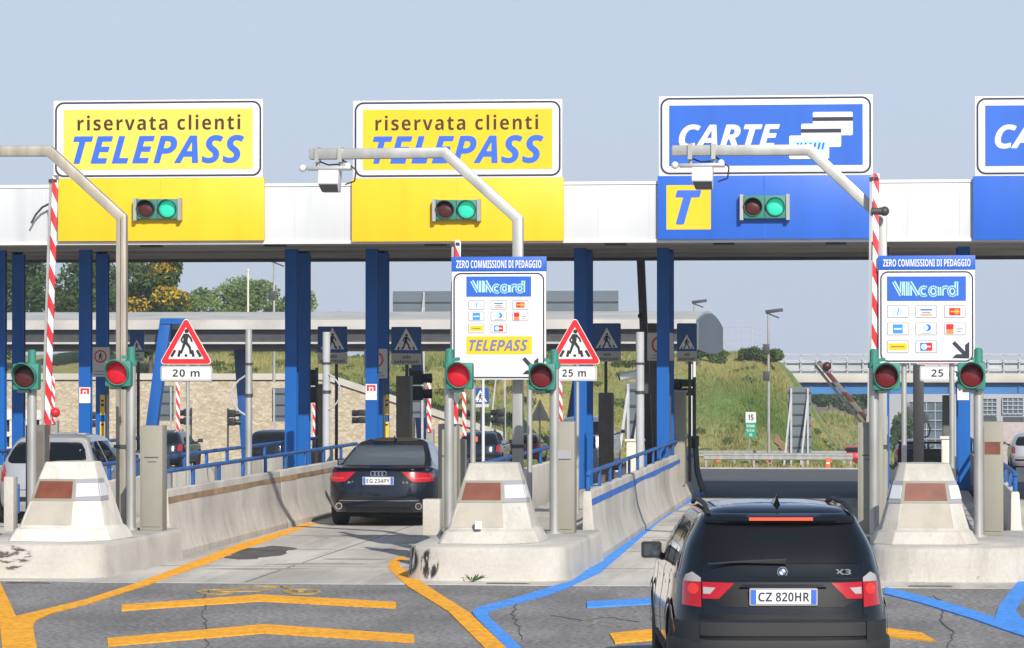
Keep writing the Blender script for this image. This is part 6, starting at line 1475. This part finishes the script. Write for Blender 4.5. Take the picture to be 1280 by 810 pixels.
# ------------------------------------------------------------------ other cars
def hatch(px, s, label, paint, h=1.5, L=4.1, wd=.87, yaw=0, gz=None, glass='glass_dark', tails='tail_red', wheelr=.32, txt=None, face=1):
    t = car_place(px, s, label, yaw, gz); b = h / 1.5; l = L / 4.1
    c = Car([(.24, .12 * l, 3.95 * l, wd * .93), (.40, .02, 4.06 * l, wd * .985), (.62 * b, .0, 4.1 * l, wd), (.86 * b, .05, 4.0 * l, wd * .985), (.95 * b, .08, 3.8 * l, wd * .97), (1.0 * b, .11, 3.1 * l, wd * .95), (1.18 * b, .26, 2.75 * l, wd * .85), (1.36 * b, .46, 2.4 * l, wd * .745), (1.43 * b, .62, 2.2 * l, wd * .68), (1.46 * b, .8, 2.05 * l, wd * .6)])
    c.N_ = 3.1
    c.body(t, paint, ((.72 * l, wheelr), (3.28 * l, wheelr)))
    for sg in (-1, 1):
        for y in (.72 * l, 3.28 * l): wheel(t, sg * (wd - .12), y, wheelr, .2)
    w1 = wd * .80; c.patch('rear_window', glass, t, [(-w1 * .85, 1.02 * b), (w1 * .85, 1.02 * b), (w1 * .95, 1.045 * b), (w1 * .98, 1.09 * b), (w1 * .91, 1.24 * b), (w1 * .80, 1.345 * b), (w1 * .72, 1.365 * b), (-w1 * .72, 1.365 * b), (-w1 * .80, 1.345 * b), (-w1 * .91, 1.24 * b), (-w1 * .98, 1.09 * b), (-w1 * .95, 1.045 * b)], off=.006, grid=.08)
    c.patch('bumper_strip', 'plastic', t, [(-wd * .8, .42), (wd * .8, .42), (wd * .8, .50), (-wd * .8, .50)], off=.012, grid=.1)
    c.patch('tailgate_shutline', 'trim_black', t, [(-wd * .72, .58 * b), (wd * .72, .58 * b), (wd * .72, .59 * b), (-wd * .72, .59 * b)], off=.003, grid=.1)
    for sg in (-1, 1):
        c.patch('tail_light', tails, t, [(sg * x * wd, z * b) for x, z in ((.80, .72), (.965, .74), (.955, .98), (.84, 1.0), (.79, .9))], off=.012, grid=.04)
        c.patch('side_window', glass, t, [(.42 * l, 1.03 * b), (1.25 * l, 1.0 * b), (1.2 * l, 1.37 * b), (.72 * l, 1.36 * b)], face=sg, off=.004, grid=.15)
        c.patch('side_window', glass, t, [(1.33 * l, 1.0 * b), (2.75 * l, 1.0 * b), (2.22 * l, 1.36 * b), (1.28 * l, 1.37 * b)], face=sg, off=.004, grid=.15)
        mirror_(t, c, sg, 2.7 * l, 1.05 * b, paint, .18, .13)
        h_ = MB(); p = Vector(c.side(1.5 * l, .88 * b, sg)); h_.box(min(p.x - .02, p.x + sg * .03), max(p.x, p.x + sg * .03), 1.4 * l, 1.6 * l, .86 * b, .90 * b); part(h_, 'door_handle', paint, t, .01)
    plate(t, c, .74 * b, .50, .11, txt or 'CT 514AB') if txt else None
    mb = MB(); mb.box(-wd * .8, wd * .8, .35, L * .9, .17, .28); part(mb, 'underbody', 'trim_black', t)
    return t, c
hatch(54, 71, 'silver hatchback behind the left nose, in the far left lane', 'paint_silver', 1.60, 4.2, .90)
hatch(727, 40, 'grey suv leaving the toll, seen behind the tall cabinet', 'paint_grey', 1.78, 4.6, .93)
t, c = hatch(597, 33.5, 'dark car beyond the plaza with an orange sticker in its rear window', 'paint_blueblack', 1.46, 4.2, .86)
c.patch('orange_sticker', 'orange_plastic', t, [(-.25, 1.08), (-.03, 1.08), (-.03, 1.27), (-.25, 1.27)], off=.012, grid=.1)
hatch(1067, 17.5, 'red car on the far road by the end of the guard rail', 'paint_red', 1.42, 4.0, .85)
hatch(1292, 33.2, 'silver car cut by the right edge of the photo', 'paint_silver', 1.47, 4.1, .86)
hatch(198, 34, 'dark blue car beyond the blue rail, behind the left grey pillar', 'paint_blueblack', 1.44, 4.2, .86)
hatch(333, 33, 'dark car roof between the leaning column and the blue column', 'paint_black', 1.5, 4.3, .88)
hatch(1140, 26, 'pale car seen through the gap left of the black mast', 'paint_grey', 1.42, 4.1, .85)
hatch(655, 24, 'red car far beyond the plaza right of the middle gantry pole', 'paint_red', 1.5, 4.1, .86, gz=tz(165))

# ------------------------------------------------------------------ thin summer haze in the air
hz = bpy.data.materials.new('haze'); hz.use_nodes = True; n = hz.node_tree.nodes; n.clear()
out = n.new('ShaderNodeOutputMaterial'); pv = n.new('ShaderNodeVolumePrincipled'); hz.node_tree.links.new(pv.outputs[0], out.inputs['Volume'])
pv.inputs['Color'].default_value = (.86, .90, .96, 1); pv.inputs['Density'].default_value = .0005; pv.inputs['Anisotropy'].default_value = .2
mb = MB(); mb.box(-90, 75, -12, 420, -11, 16); o = link('haze', mb.mesh('haze', hz, 0, 0)); tag(o, 'thin pale haze in the summer air over the plaza', 'haze', kind='stuff')
